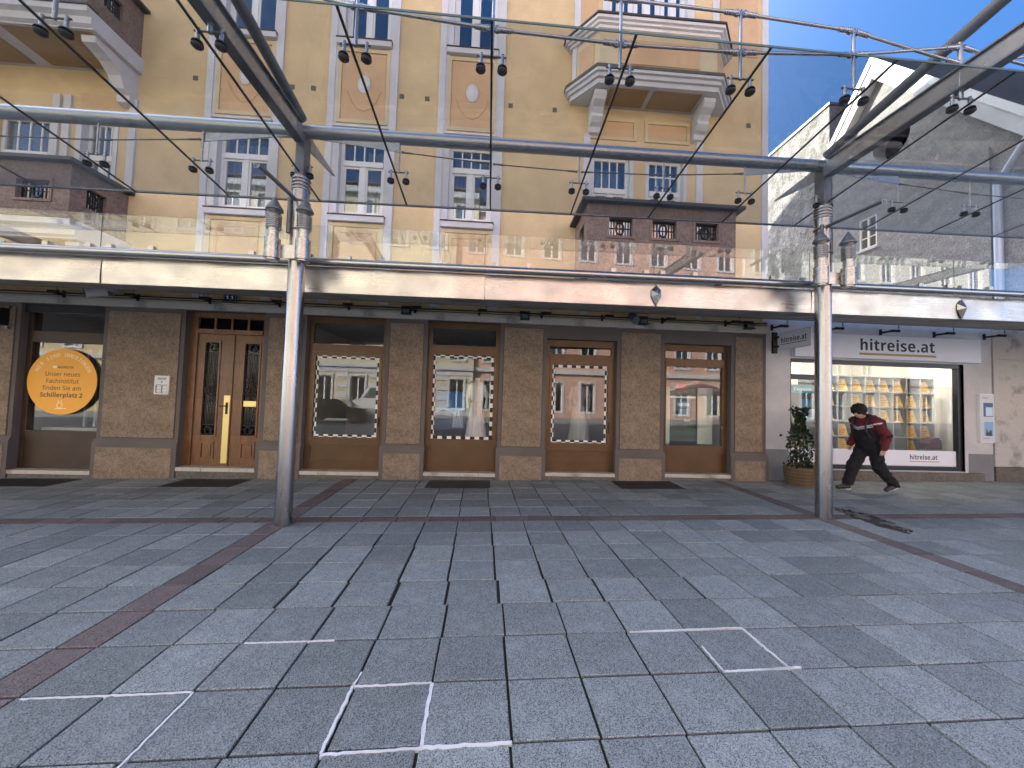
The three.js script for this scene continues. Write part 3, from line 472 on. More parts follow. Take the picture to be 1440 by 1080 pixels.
// ---- balconies with roughcast parapets and grilled openings
function grille(x0, x1, y0, y1, z, parent) { const b = [], n = 8, cx = (x0 + x1) / 2, cy = (y0 + y1) / 2; for (let k = 0; k <= n; k++) { const x = x0 + k * (x1 - x0) / n; b.push(bx(x - 0.009, x + 0.009, y0, y1, z - 0.009, z + 0.009)); } for (const y of [y0 + 0.012, cy, y1 - 0.012]) b.push(bx(x0, x1, y - 0.009, y + 0.009, z - 0.01, z + 0.01)); const t = new THREE.TorusGeometry(0.075, 0.014, 6, 24); t.scale(1, 1.5, 1); t.translate(cx, cy, z + 0.012); b.push(keep(t)); return part('iron_grille', b, M.iron, parent); }
function balcony(x0, x1, yb, yt, holesF, sideX, depth) {      // parapet box with openings; sides at x0 / x1
  const g = new THREE.Group(); g.name = 'balcony'; house.add(g);
  part('front_parapet', shapeWall(x0, x1, yb, yt, holesF, depth - 0.14, depth), M.parapet, g);
  for (const [a, b, c, d] of holesF) { grille(a, b, c, d, depth - 0.07, g); part('opening_rim', frame(a - 0.05, b + 0.05, c - 0.05, d + 0.05, 0.045, depth - 0.01, depth + 0.018), M.parapet, g); }
  const side = (x, w) => { const s = shapeWall(-(depth - 0.141), 0, yb, yt, [[-0.74, -0.40, yt - 0.62, yt - 0.27]], 0, w); s.rotateY(Math.PI / 2); s.translate(x, 0, 0); return boxUV(s); };
  part('side_parapet', side(x0, 0.14), M.parapet, g); part('side_parapet', side(x1 - 0.14, 0.14), M.parapet, g);
  for (const x of [x0 + 0.07, x1 - 0.07]) { const q = grille(-0.17, 0.17, yt - 0.62, yt - 0.27, 0, g); q.geometry.rotateY(Math.PI / 2); q.geometry.translate(x, 0, 0.57); }
  part('coping', prism([[x0 - 0.12, 0.001], [x0 - 0.12, depth + 0.12], [x1 + 0.12, depth + 0.12], [x1 + 0.12, 0.001], [x1 - 0.2, 0.001], [x1 - 0.2, depth - 0.2], [x0 + 0.2, depth - 0.2], [x0 + 0.2, 0.001]], yt + 0.001, yt + 0.06, 'y'), M.coping, g);
  part('floor', bx(x0 + 0.14, x1 - 0.14, yb, yb + 0.2, 0.001, depth - 0.141), M.trim, g);
  return g;
}
balcony(1.68, 4.5, 4.0, 5.26, [[2.09, 2.52, 4.68, 5.0], [2.90, 3.355, 4.68, 5.0], [3.72, 4.16, 4.68, 5.0]], 0, 1.0);
const bl1 = balcony(-10.6, -7.2, 4.42, 5.38, [[-8.03, -7.52, 4.75, 5.06], [-9.0, -8.49, 4.75, 5.06], [-9.97, -9.46, 4.75, 5.06]], 0, 1.0);
const bl2 = balcony(-10.6, -7.16, 8.14, 9.1, [[-8.03, -7.52, 8.45, 8.75], [-9.0, -8.49, 8.45, 8.75], [-9.97, -9.46, 8.45, 8.75]], 0, 1.0);
for (const [g, y] of [[bl1, 4.42], [bl2, 8.14]]) {
  part('cornice', [prism([[0.001, y - 0.001], [1.06, y - 0.001], [1.06, y - 0.1], [0.98, y - 0.13], [0.98, y - 0.25], [0.92, y - 0.28], [0.92, y - 0.3], [0.001, y - 0.3]], -10.7, -7.10, 'x')], M.trim, g);
  part('bottom_flashing', bx(-10.72, -7.08, y, y + 0.03, 0.9, 1.08), M.coping, g);
  for (const x of [-7.42, -10.45]) part('console', prism([[0.001, y - 0.31], [0.82, y - 0.31], [0.80, y - 0.42], [0.62, y - 0.46], [0.5, y - 0.5], [0.34, y - 0.62], [0.26, y - 0.8], [0.16, y - 0.86], [0.14, y - 0.98], [0.001, y - 1.02]], x, x + 0.24, 'x'), M.trim, g);
  part('soffit_panel', [bx(-8.7, -7.2, y - 0.312, y - 0.302, 0.08, 0.88), bx(-10.3, -9.0, y - 0.312, y - 0.302, 0.08, 0.88)], stdM({ color: rgb(0.45, 0.31, 0.17), map: mapStucco, roughness: 0.9 }), g);
}
for (const x of [-7.2, -8.42, -8.62, -9.9]) part('white_strip', bx(x - 0.065, x + 0.065, 5.5, 7.3, -0.01, 0.045), M.trim, house);
part('apron_panel', bx(-8.2, -7.4, 7.0, 7.36, -0.01, 0.014), M.peach, house);
for (const q of [bx(-8.25, -8.145, 4.6, 6.95, -0.3, 0.02), bx(-7.555, -7.47, 4.6, 6.95, -0.3, 0.02), bx(-8.25, -7.47, 6.885, 6.96, -0.01, 0.03)]) part('jamb_trim', q, M.trim, house);
{ // second-floor bay on scroll consoles
  const g = new THREE.Group(); g.name = 'bay_balcony'; house.add(g);
  const ring = (o, a, b) => prism([[1.48 - o, 0.001], [1.48 - o, 0.1 + o * 0.3], [1.93 - o * 0.5, 0.62 + o], [4.38 + o * 0.5, 0.62 + o], [4.86 + o, 0.1 + o * 0.3], [4.86 + o, 0.001]], a, b, 'y');
  part('bay_slab', [ring(0.0, 7.9, 8.0), ring(0.05, 8.001, 8.08), ring(0.1, 8.081, 8.14)], M.trim, g); part('bay_flashing', ring(0.115, 8.141, 8.2), M.concrete, g);
  part('bay_parapet', ring(-0.04, 8.201, 9.02), M.cream, g);
  part('bay_panel', [bx(2.35, 4.0, 8.36, 8.86, 0.57, 0.60)], M.peach, g);
  const fac = (p, q, a, b, y0, y1, t) => { const dx = q[0] - p[0], dz = q[1] - p[1], L = Math.hypot(dx, dz), s = bx(L * a, L * b, y0, y1, 0, t); s.rotateY(-Math.atan2(dz, dx)); s.translate(p[0], 0, p[1]); return boxUV(s); };
  part('bay_panel', fac([1.53, 0.09], [1.95, 0.575], 0.24, 0.82, 8.36, 8.86, 0.02), M.peach, g); part('bay_panel', fac([4.36, 0.575], [4.81, 0.09], 0.18, 0.76, 8.36, 8.86, 0.02), M.peach, g);
  part('bay_pilaster', fac([1.53, 0.09], [1.95, 0.575], 0.0, 0.16, 8.202, 9.02, 0.03), M.trim, g);
  part('bay_cornice', [ring(0.02, 9.021, 9.08), ring(0.07, 9.081, 9.13), ring(0.12, 9.131, 9.19)], M.trim, g); part('bay_coping', ring(0.15, 9.191, 9.225), M.coping, g);
  for (const x of [1.90, 4.16]) part('scroll_console', prism([[0.001, 7.88], [0.50, 7.88], [0.50, 7.80], [0.45, 7.72], [0.32, 7.66], [0.25, 7.58], [0.27, 7.50], [0.2, 7.42], [0.12, 7.38], [0.10, 7.28], [0.001, 7.24]], x, x + 0.24, 'x'), M.trim, g);
  part('soffit_panel', [bx(2.2, 3.0, 7.885, 7.898, 0.08, 0.54), bx(3.1, 4.1, 7.885, 7.898, 0.08, 0.54)], stdM({ color: rgb(0.45, 0.31, 0.17), map: mapStucco, roughness: 0.9 }), g);
  part('white_strip', [bx(1.55, 1.68, 9.23, 17.5, -0.01, 0.04), bx(4.62, 4.75, 9.23, 17.5, -0.01, 0.04)], M.trim, g);
  for (const [a, b] of [[1.76, 2.06], [4.8, 5.65]]) part('wall_field', bx(a, b, 9.3, 11.2, -0.01, 0.012), M.peach, g);
  for (const q of [bx(2.16, 2.305, 8.3, 11.1, -0.3, 0.03), bx(4.045, 4.19, 8.3, 11.1, -0.3, 0.03), bx(2.86, 2.88, 8.3, 11, -0.2, -0.1), bx(3.47, 3.49, 8.3, 11, -0.2, -0.1)]) part('jamb_trim', q, M.trim, g);
}
// ------------------------------------------------------------------ the big glass canopy on steel posts
const KZ = 0.02985, cz = (x, off = 0) => 2.70 - (x + 2.54) * KZ + off;
const yT = x => 5.10 + 0.0245 * x, yG = (x, off) => 4.505 + 0.0235 * x + 0.105 * off;
const canopy = thing('glass_canopy', 'tall steel and tinted glass canopy on round posts over the pavement', 'canopy');
const XL = -9.91, XR = 12.2, STEP = 1.2283, POSTS = [-9.91, -2.54, 4.83, 12.2];
part('main_tube', rod(V(XL - 0.6, yT(XL), cz(XL)), V(XR + 0.6, yT(XR), cz(XR)), 0.082, 0.082, 28), M.steel, canopy);
for (const x of POSTS) {
  const z = cz(x), y = yT(x), yc = y - 0.81;
  const p = new THREE.Group(); p.name = 'post'; canopy.add(p);
  part('shaft', rod(V(x, ground(x) - 0.05, z), V(x, yc + 0.02, z), 0.1, 0.1, 32), M.polished, p);
  part('foot_plate', rod(V(x, ground(x) - 0.01, z), V(x, ground(x) + 0.012, z), 0.125, 0.125, 32), M.concrete, p);
  part('ring_collar', [0, 1, 2, 3].map(k => { const t = new THREE.TorusGeometry(0.1, 0.014, 8, 32); t.rotateX(Math.PI / 2); t.translate(x, yc + 0.045 * k + 0.02, z); return keep(t); }).concat([rod(V(x, yc, z), V(x, yc + 0.19, z), 0.094, 0.094, 28)]), M.polished, p);
  part('upper_post', bx(x - 0.055, x + 0.055, yc + 0.15, y - 0.06, z - 0.08, z + 0.08), M.darkSteel, p);
  const dy = 0.0; // short flag bracket
  part('flag_bracket', [rod(V(x - 0.02, yc - 0.14, z + 0.09), V(x - 0.02, yc - 0.14 - 0.04, z + 0.86), 0.024), rod(V(x - 0.09, yc - 0.12, z + 0.08), V(x - 0.09, yc - 0.58, z + 0.08), 0.026)], M.darkSteel, p);
  for (const k of [0.15, 0.52]) { const t = new THREE.TorusGeometry(0.108, 0.012, 6, 32); t.rotateX(Math.PI / 2); t.translate(x, yc - k, z); part('bracket_clamp', keep(t), M.darkSteel, p); }
  { const t = new THREE.TorusGeometry(0.03, 0.004, 6, 20); t.translate(x - 0.02, yc - 0.2, z + 0.88); part('flag_ring', keep(t), M.steel, p); }
  // girders towards the square: a deep lower girder that tapers to a point past the tube, a tube above it
  part('lower_girder', prism([[z - 0.95, y - 0.02], [z + 0.1, y - 0.19], [7.1, y - 0.21], [7.1, y - 0.03], [z, y + 0.03]], x - 0.02, x + 0.02, 'x'), M.steel, p);
  part('girder_flange', [prism([[z + 0.1, y - 0.191], [7.1, y - 0.211], [7.1, y - 0.231], [z + 0.1, y - 0.21]], x - 0.055, x + 0.055, 'x'), prism([[z + 0.12, y + 0.03], [7.1, y - 0.029], [7.1, y - 0.012], [z + 0.12, y + 0.045]], x - 0.05, x + 0.05, 'x')], M.darkSteel, p);
  part('upper_chord', rod(V(x, y + 0.13, z + 0.06), V(x, y + 0.80, 7.1), 0.055, 0.075, 24), M.darkSteel, p);
}
// panes, seals, clamps
const NP = Math.round((XR - XL) / STEP);
const S0 = -0.52, S1 = 2.04;
function quadPane(x0, x1, o0, o1, t) { const P = (x, o) => V(x, yG(x, o), cz(x, o)); const g = new THREE.BufferGeometry(); const a = P(x0, o0), b = P(x1, o0), c = P(x1, o1), d = P(x0, o1); const up = t; const pos = []; const q = (...l) => { const [e, f, gg, h] = l; pos.push(e.x, e.y, e.z, f.x, f.y, f.z, gg.x, gg.y, gg.z, e.x, e.y, e.z, gg.x, gg.y, gg.z, h.x, h.y, h.z); }; const U = v => V(v.x, v.y + up, v.z); q(a, b, c, d); q(U(d), U(c), U(b), U(a)); q(a, U(a), U(b), b); q(b, U(b), U(c), c); q(c, U(c), U(d), d); q(d, U(d), U(a), a); g.setAttribute('position', new THREE.Float32BufferAttribute(pos, 3)); g.computeVertexNormals(); return boxUV(g); }
for (let k = 0; k < NP; k++) { const x0 = XL + k * STEP, x1 = x0 + STEP; part('glass_pane', quadPane(x0 + 0.011, x1 - 0.011, S0, S1, 0.016), M.canopyGlass, canopy); }
for (let k = 1; k < NP; k++) { const x = XL + k * STEP; part('joint_seal', quadPane(x - 0.0105, x + 0.0105, S0 + 0.002, S1 - 0.002, 0.012), M.black, canopy); }
part('edge_profile', quadPane(XL, XR, S0 - 0.03, S0 - 0.002, 0.02), M.darkSteel, canopy);
part('front_edge', quadPane(XL, XR, S1 + 0.001, S1 + 0.008, 0.018), M.glassEdge, canopy);
function clampSet(x, off, top, r) {
  const f = new THREE.Group(); f.name = 'glass_clamp'; canopy.add(f); const z = cz(x, off), y = yG(x, off);
  part('hanger_rod', rod(V(x, top, z), V(x, y + 0.115, z), r, r, 10), M.steel, f);
  part('cross_bar', rod(V(x - 0.135, y + 0.125, z), V(x + 0.135, y + 0.125, z), 0.009), M.cable, f);
  for (const s of [-0.1, 0.1]) { part('stem', [rod(V(x + s, y + 0.03, z), V(x + s, y + 0.15, z), 0.016), rod(V(x + s, y - 0.02, z), V(x + s, y + 0.04, z), 0.009)], M.steel, f); const d = new THREE.LatheGeometry([[0, -0.028], [0.03, -0.028], [0.047, -0.012], [0.047, -0.002], [0, -0.001]].map(q => new THREE.Vector2(...q)), 20); d.translate(x + s, y, z); part('clamp_disc', keep(d), M.rubber, f); part('clamp_disc', rod(V(x + s, y + 0.017, z), V(x + s, y + 0.03, z), 0.045, 0.04, 20), M.rubber, f); }
}
const c1 = [0.26, 0.06, -0.03, -0.06, -0.03, 0.06, 0.26], c2 = [0.07, 0.31, 0.375, 0.395, 0.375, 0.31, 0.07], cB = [-0.09, -0.19, -0.275, -0.31, -0.28, -0.185, -0.09];
function tie(a, b, r, fork) { const d = b.clone().sub(a).normalize(), g = [rod(a.clone().addScaledVector(d, 0.03), b.clone().addScaledVector(d, -0.03), r, r, 10)]; if (fork) for (const [p, s] of [[a, 1], [b, -1]]) { g.push(rod(p.clone().addScaledVector(d, s * 0.03), p.clone().addScaledVector(d, s * 0.17), r * 1.7, r * 1.5, 10)); const e = new THREE.CylinderGeometry(r * 2.1, r * 2.1, r * 1.8, 14); e.rotateX(Math.PI / 2); e.translate(p.x + d.x * s * 0.04, p.y + d.y * s * 0.04, p.z); g.push(keep(e)); } return mg(g); }
for (let b = 0; b < 3; b++) for (let k = 0; k < 6; k++) {
  const x0 = POSTS[b] + k * STEP, x1 = x0 + STEP, oA = 1.63;
  const A = (x, c) => V(x, yT(x) + c, cz(x, oA)), B = (x, c) => V(x, yT(x) + c, cz(x));
  part('tension_rod', tie(A(x0, c1[k]), A(x1, c1[k + 1]), 0.015, true), M.steel, canopy);
  part('tension_rod', tie(A(x0, c2[k]), A(x1, c2[k + 1]), 0.015, true), M.steel, canopy);
  if (k > 0) { clampSet(x0, oA, yT(x0) + Math.max(c1[k], c2[k]) + 0.03, 0.016); clampSet(x0, 0, yT(x0) - 0.05, 0.012); } else { clampSet(x0, oA, yT(x0) + 0.33, 0.022); clampSet(x0, 0.0, yG(x0, 0) + 0.14, 0.01); }
  if (k > 0 && k < 5) part('tie_rod', tie(B(x0, cB[k]), B(x1, cB[k + 1]), 0.008, true), M.cable, canopy);
  if (k === 0 || k === 5) { const xa = k ? x0 : x1, xb = k ? x1 - 0.2 : x0 + 0.2; part('gusset_plate', prism([[xa, yT(xa) - 0.07], [xb, yT(xb) - 0.07], [xb, yT(xb) - 0.085], [xa, yT(xa) - 0.205]].sort((p, q) => 0), cz((xa + xb) / 2) - 0.006, cz((xa + xb) / 2) + 0.006), M.steel, canopy); }
}
// thin diagonal cables to the left bay
part('stay_cable', rod(V(-4.2, 7.4, 4.9), V(-2.62, 4.95, 2.9), 0.006), M.cable, canopy);

// ------------------------------------------------------------------ the low canopy along the shops
const low = thing('shop_canopy', 'low canopy with stainless steel fascia, handrail pipe and clear glass upstand', 'canopy');
const yP = x => 3.43 + 0.0145 * x, yF0 = x => 3.035 + 0.0125 * x, yF1 = x => 3.395 + 0.0125 * x;
const FJ = [-15.2, -12.7, -10.15, -7.63, -5.13, -2.6, -0.12, 2.42, 4.92, 7.52, 10.02, 12.6, 15.2];
for (let k = 0; k < FJ.length - 1; k++) {
  const a = FJ[k] + 0.004, b = FJ[k + 1] - 0.004, zf = -0.3;
  const pos = []; const n = 10, P = (i, v) => { const x = a + (b - a) * i / n; const bend = 0.010 * Math.sin(i * 2.1 + k * 1.7) * Math.sin(v * Math.PI) + 0.004 * Math.sin(i * 1.1 + k); return [x, yF0(x) + (yF1(x) - yF0(x)) * v, cz(x, zf) + bend + (v - 0.5) * (k % 3 - 1) * 0.012]; };
  for (let i = 0; i < n; i++) for (let j = 0; j < 6; j++) { const A = P(i, j / 6), B = P(i + 1, j / 6), C = P(i + 1, (j + 1) / 6), Dd = P(i, (j + 1) / 6); pos.push(...A, ...B, ...C, ...A, ...C, ...Dd); }
  let g = new THREE.BufferGeometry(); g.setAttribute('position', new THREE.Float32BufferAttribute(pos, 3)); g.computeVertexNormals(); g = boxUV(g);
  { // smooth the normals across the sheet so that it bends instead of facets
    const p = g.attributes.position, m = new Map(), nn = g.attributes.normal; for (let i = 0; i < p.count; i++) { const key = [p.getX(i).toFixed(4), p.getY(i).toFixed(4)].join(); const v = m.get(key) || V(0, 0, 0); v.add(V(nn.getX(i), nn.getY(i), nn.getZ(i))); m.set(key, v); } for (let i = 0; i < p.count; i++) { const v = m.get([p.getX(i).toFixed(4), p.getY(i).toFixed(4)].join()).clone().normalize(); nn.setXYZ(i, v.x, v.y, v.z); } }
  part('fascia_panel', g, M.stainless, low);
  const back = bx(a, b, 0, 1, -0.05, -0.022); { const p = back.attributes.position; for (let i = 0; i < p.count; i++) { const x = p.getX(i), v = p.getY(i); p.setXYZ(i, x, yF0(x) - 0.002 + v * (yF1(x) - yF0(x) + 0.004), p.getZ(i) + cz(x, -0.3)); } back.computeVertexNormals(); } part('fascia_backing', back, M.soffit, low);
  // roof deck that falls from the house to the gutter
  const m = 2; for (let q = 0; q < m; q++) { const xa = a + (b - a) * q / m + 0.004, xb = a + (b - a) * (q + 1) / m - 0.004; const dk = bx(xa, xb, 0, 1, 0, 1), p = dk.attributes.position; for (let i = 0; i < p.count; i++) { const x = p.getX(i), t = p.getZ(i), hi = p.getY(i), zz = -0.0 + (cz(x, -0.352) - 0) * t; const y = 3.5 * (1 - t) + (yF0(x) + 0.012) * t; p.setXYZ(i, x, y + hi * 0.06, Math.max(0.002, zz)); } dk.computeVertexNormals(); part('soffit_panel', dk, M.soffit, low); }
}
part('handrail_pipe', rod(V(-15, yP(-15), cz(-15, -0.2)), V(15, yP(15), cz(15, -0.2)), 0.053, 0.053, 24), M.polished, low);
for (let k = 0; k < 12; k++) { // upstand panes with their clips
  const a = -15 + k * 2.5 + 0.006 - 0.13, b = a + 2.488, xm = (a + b) / 2;
  const g = bx(a, b, 0, 1, -0.005, 0.005), p = g.attributes.position; for (let i = 0; i < p.count; i++) { const x = p.getX(i), v = p.getY(i); p.setXYZ(i, x, yP(x) + 0.06 + v * 0.47, p.getZ(i) + cz(x, -0.27)); } g.computeVertexNormals(); part('upstand_pane', g, M.clearGlass, low);
  for (const x of [a + 0.12, a + 0.62, b - 0.62, b - 0.12]) part('pane_clip', bx(x - 0.035, x + 0.035, yP(x) + 0.045, yP(x) + 0.12, cz(x, -0.285), cz(x, -0.235)), M.polished, low);
  part('pane_edge', bx(b + 0.001, b + 0.005, yP(b) + 0.062, yP(b) + 0.528, cz(b, -0.275), cz(b, -0.265)), M.glassEdge, low);
}
for (const x of [2.42, 7.52]) { // folded leaf-shaped cover over a fascia joint
  const y = yF0(x) + 0.16, z = cz(x, -0.3), pos = []; const P = [[0, 0.15, 0.02], [0.075, 0.08, 0.012], [0.075, -0.02, 0.012], [0, -0.17, 0.02], [-0.075, -0.02, 0.012], [-0.075, 0.08, 0.012]], C = [0, 0, 0.085];
  for (let i = 0; i < 6; i++) { const a = P[(i + 1) % 6], b = P[i]; pos.push(...C, ...a.map((v, k) => v), ...b); } for (let i = 0; i < pos.length; i += 3) { pos[i] += x; pos[i + 1] += y; pos[i + 2] += z; }
  let g = new THREE.BufferGeometry(); g.setAttribute('position', new THREE.Float32BufferAttribute(pos, 3)); g = flip(g); part('joint_cover', boxUV(g), M.polished, low);
}
for (const x of [-8.08, -6.75, -5.43, -4.12, -2.8, -1.5, -0.225, 1.045, 2.295, 3.57, 4.93, 6.11, 7.35, 8.62, 9.89, 11.1]) { // wall brackets with hangers
  const g = new THREE.Group(); g.name = 'hanger_bracket'; low.add(g); const z0 = x > 5.87 ? -0.1 : 0.1;
  part('bracket_plate', bx(x - 0.06, x - 0.02, 3.28, 3.41, z0 + 0.001, z0 + 0.03), M.iron, g);
  part('bracket_arm', [bx(x - 0.055, x - 0.025, 3.315, 3.35, z0 + 0.03, z0 + 0.27), bx(x - 0.055, x + 0.12, 3.31, 3.36, z0 + 0.24, z0 + 0.28)], M.iron, g);
  part('hanger_rod', rod(V(x + 0.1, 3.34, z0 + 0.26), V(x + 0.1, 3.48, z0 + 0.26), 0.011), M.steel, g);
}
part('cable_run', [rod(V(-14, 3.37, 0.12), V(5.8, 3.37, 0.12), 0.014), rod(V(-14, 3.325, 0.125), V(5.8, 3.33, 0.125), 0.007)], M.black, low);
// ------------------------------------------------------------------ lanterns on the posts
{
  const mk = (x, y0, z, label) => {
    const o = thing('post_lantern', label, 'lantern', 'steel lanterns on the canopy posts', [x, y0, z]);
    part('base', [rod(V(0, 0, 0), V(0, 0.25, 0), 0.088, 0.088, 28), rod(V(0, -0.02, 0), V(0, 0, 0), 0.07, 0.07, 24)], M.polished, o);
    const gl = new THREE.CylinderGeometry(0.08, 0.08, 0.36, 28, 1, true); gl.translate(0, 0.432, 0); part('glass_cylinder', keep(gl), M.clearGlass, o);
    part('core', rod(V(0, 0.25, 0), V(0, 0.4, 0), 0.06, 0.06, 20), M.stainless, o); part('lamp_tube', rod(V(0, 0.4, 0), V(0, 0.56, 0), 0.02), M.white, o);
    for (let k = 0; k < 7; k++) { const t = new THREE.CylinderGeometry(0.086, 0.086, 0.012, 28, 1); t.translate(0, 0.39 + k * 0.026, 0); const u = new THREE.TorusGeometry(0.078, 0.009, 6, 28); u.rotateX(Math.PI / 2); u.translate(0, 0.39 + k * 0.026, 0); part('louvre_ring', keep(u), M.polished, o); }
    part('cap', [rod(V(0, 0.61, 0), V(0, 0.63, 0), 0.098, 0.098, 28), rod(V(0, 0.63, 0), V(0, 0.79, 0), 0.096, 0.003, 28)], M.darkSteel, o);
  };
  for (const [x, s] of [[-2.575, 0.185], [4.845, 0.205]]) {
    const z = cz(x, 0.17), y = yP(x) - 0.12, w = x < 0 ? 'in front of the brown facade' : 'in front of the travel shop';
    mk(x - s, y, z, 'left lantern of the pair on the post ' + w); mk(x + s, y, z, 'right lantern of the pair on the post ' + w);
    part('lantern_bracket', bx(x - s + 0.06, x + s - 0.06, y + 0.03, y + 0.2, z - 0.055, z - 0.035), M.polished, low);
  }
}
// ------------------------------------------------------------------ floodlights under the canopy
{
  const o = thing('spotlight', 'white cylindrical spotlight on the frieze above the orange sticker window', 'spotlight');
  part('housing', rod(V(-7.22, 3.40, 0.26), V(-7.40, 3.32, 0.46), 0.085, 0.095, 24), M.trim, o); part('lens', rod(V(-7.40, 3.32, 0.46), V(-7.405, 3.318, 0.465), 0.08, 0.08, 24), M.black, o); part('arm', rod(V(-7.2, 3.38, 0.08), V(-7.23, 3.4, 0.3), 0.02), M.steel, o);
  const fl = [[-1.69, 'over the pier between two bronze openings'], [0.65, 'over the pier beside the white dress window'], [3.08, 'over the pier left of the rightmost brown window'], [5.33, 'at the right end of the brown frieze']];
  for (const [x, w] of fl) { const f = thing('floodlight', 'small black floodlight on the frieze ' + w, 'floodlight', 'black floodlights on the frieze'); part('housing', [bx(x - 0.08, x + 0.08, 3.23, 3.33, 0.18, 0.27), bx(x - 0.095, x + 0.095, 3.22, 3.24, 0.17, 0.3)], M.black, f); part('lens', bx(x - 0.06, x + 0.06, 3.245, 3.315, 0.27, 0.275), M.glassEdge, f); part('yoke', [bx(x - 0.1, x - 0.085, 3.27, 3.38, 0.2, 0.22), bx(x + 0.085, x + 0.1, 3.27, 3.38, 0.2, 0.22), bx(x - 0.1, x + 0.1, 3.38, 3.395, 0.1, 0.22)], M.black, f); }
  const g = thing('spotlight', 'dark grey cylindrical spotlight beside a black floodlight on the frieze', 'spotlight'); part('housing', rod(V(2.84, 3.42, 0.2), V(2.86, 3.27, 0.38), 0.07, 0.085, 24), M.darkSteel, g); part('lens', rod(V(2.86, 3.27, 0.38), V(2.861, 3.268, 0.383), 0.07, 0.07, 24), M.glassEdge, g); part('arm', rod(V(2.83, 3.4, 0.08), V(2.84, 3.42, 0.22), 0.018), M.black, g);
}
// ------------------------------------------------------------------ the travel shop
const ZS = -0.1;
const tshop = thing('travel_shop', 'white single-storey travel shop with a dark framed display window', 'shop building');
{
  part('wall', shapeWall(5.875, 11.24, -0.4, 3.75, [[6.5, 7.36, -0.3, 2.7], [7.40, 10.56, 0.32, 2.7]], ZS - 0.3, ZS), M.shopWall, tshop);
  for (const [a, b] of [[5.876, 6.45], [10.645, 11.235]]) part('wall_base', bx(a, b, -0.2, 0.72, ZS - 0.01, ZS + 0.012), M.shopBase, tshop);
  part('shell', [bx(5.9, 11.22, 3.3, 3.74, -3.4, ZS - 0.301), bx(5.9, 11.22, -0.3, 0.08, -3.4, ZS - 0.301), bx(5.9, 11.22, 0.081, 3.299, -3.4, -3.3), bx(5.9, 5.98, 0.081, 3.299, -3.299, ZS - 0.302), bx(11.14, 11.22, 0.081, 3.299, -3.299, ZS - 0.302)], stdM({ color: rgb(0.55, 0.53, 0.5), roughness: 0.9 }), tshop);
  const w = new THREE.Group(); w.name = 'display_window'; tshop.add(w);
  part('frame', frame(7.401, 10.559, 0.321, 2.699, 0.09, ZS - 0.14, ZS - 0.04), M.navy, w); part('pane', bx(7.49, 10.47, 0.41, 2.61, ZS - 0.1, ZS - 0.094), phy({ color: rgb(0.93, 0.95, 0.95), transmission: 1, thickness: 0, roughness: 0, ior: 1.5 }), w);
  part('sill', bx(7.35, 10.9, ground(9) - 0.05, 0.30, ZS - 0.1, ZS + 0.09), M.concrete, w);
  part('jamb', [bx(10.56, 10.64, 0.32, 2.7, ZS - 0.12, ZS + 0.006)], M.shopWall, w);
  const bt = canvasTex(1024, 112, (c, W, H) => { c.fillStyle = '#e6e8f2'; c.fillRect(0, 0, W, H); c.fillStyle = '#22242c'; c.font = 'bold 46px sans-serif'; c.fillText('hitreise.at', 640, 66); c.fillStyle = '#a8874a'; c.fillRect(640, 78, 246, 5); c.fillStyle = '#6b6d78'; c.font = 'italic 24px sans-serif'; c.fillText('reisen', 372, 36); c.fillText('buchen', 356, 66); c.fillText('wandern ...', 340, 98); });
  part('window_banner', plane(7.49, 10.47, 0.415, 0.755, ZS - 0.09), stdM({ map: bt, roughness: 0.6 }), w);
  const d = new THREE.Group(); d.name = 'shop_door'; tshop.add(d);
  part('frame', [...frame(6.501, 7.359, 0.1, 2.699, 0.07, ZS - 0.16, ZS - 0.06), bx(6.571, 7.289, 2.25, 2.36, ZS - 0.16, ZS - 0.061)], M.navy, d);
  part('pane', bx(6.571, 7.289, 0.17, 2.25, ZS - 0.115, ZS - 0.109), M.shopGlass, d); part('transom_pane', bx(6.571, 7.289, 2.36, 2.63, ZS - 0.115, ZS - 0.109), M.shopGlass, d);
  const dt = canvasTex(256, 512, (c) => { c.fillStyle = '#3fa9c4'; c.fillRect(0, 0, 256, 80); c.fillStyle = '#e8f6fa'; c.font = 'bold 40px sans-serif'; c.fillText('Contour', 60, 56); c.fillStyle = '#12151c'; c.fillRect(0, 80, 256, 300); c.fillStyle = '#2b6f9a'; c.fillRect(130, 140, 126, 220); c.fillStyle = '#9fc4da'; c.fillRect(160, 230, 80, 90); });
  part('door_poster', plane(6.58, 7.28, 0.95, 2.14, ZS - 0.2), stdM({ map: dt, roughness: 0.5 }), d);
  const db = canvasTex(256, 112, (c, W, H) => { c.fillStyle = '#e6e8f2'; c.fillRect(0, 0, W, H); c.fillStyle = '#22242c'; c.font = 'bold 46px sans-serif'; c.fillText('hitreise', 30, 66); }); part('door_banner', plane(6.575, 7.285, 0.44, 0.755, ZS - 0.105), stdM({ map: db, roughness: 0.6 }), d);
  // sign board over the window
  const st = canvasTex(2048, 256, (c, W, H) => { c.fillStyle = '#dfe4ef'; c.fillRect(0, 0, W, H); c.fillStyle = '#0c0d18'; c.font = 'bold 168px sans-serif'; c.fillText('hitreise.at', 690, 165); c.fillStyle = '#a5854c'; c.fillRect(690, 194, 850, 24); });
  const s = thing('shop_sign', 'long pale sign board reading hitreise.at over the travel shop window', 'sign');
  part('board', bx(6.52, 10.86, 2.735, 3.255, ZS + 0.001, ZS + 0.10), stdM({ color: rgb(0.55, 0.6, 0.68), roughness: 0.4 }), s); part('lettering', plane(6.53, 10.85, 2.74, 3.25, ZS + 0.104), stdM({ map: st, roughness: 0.4 }), s);
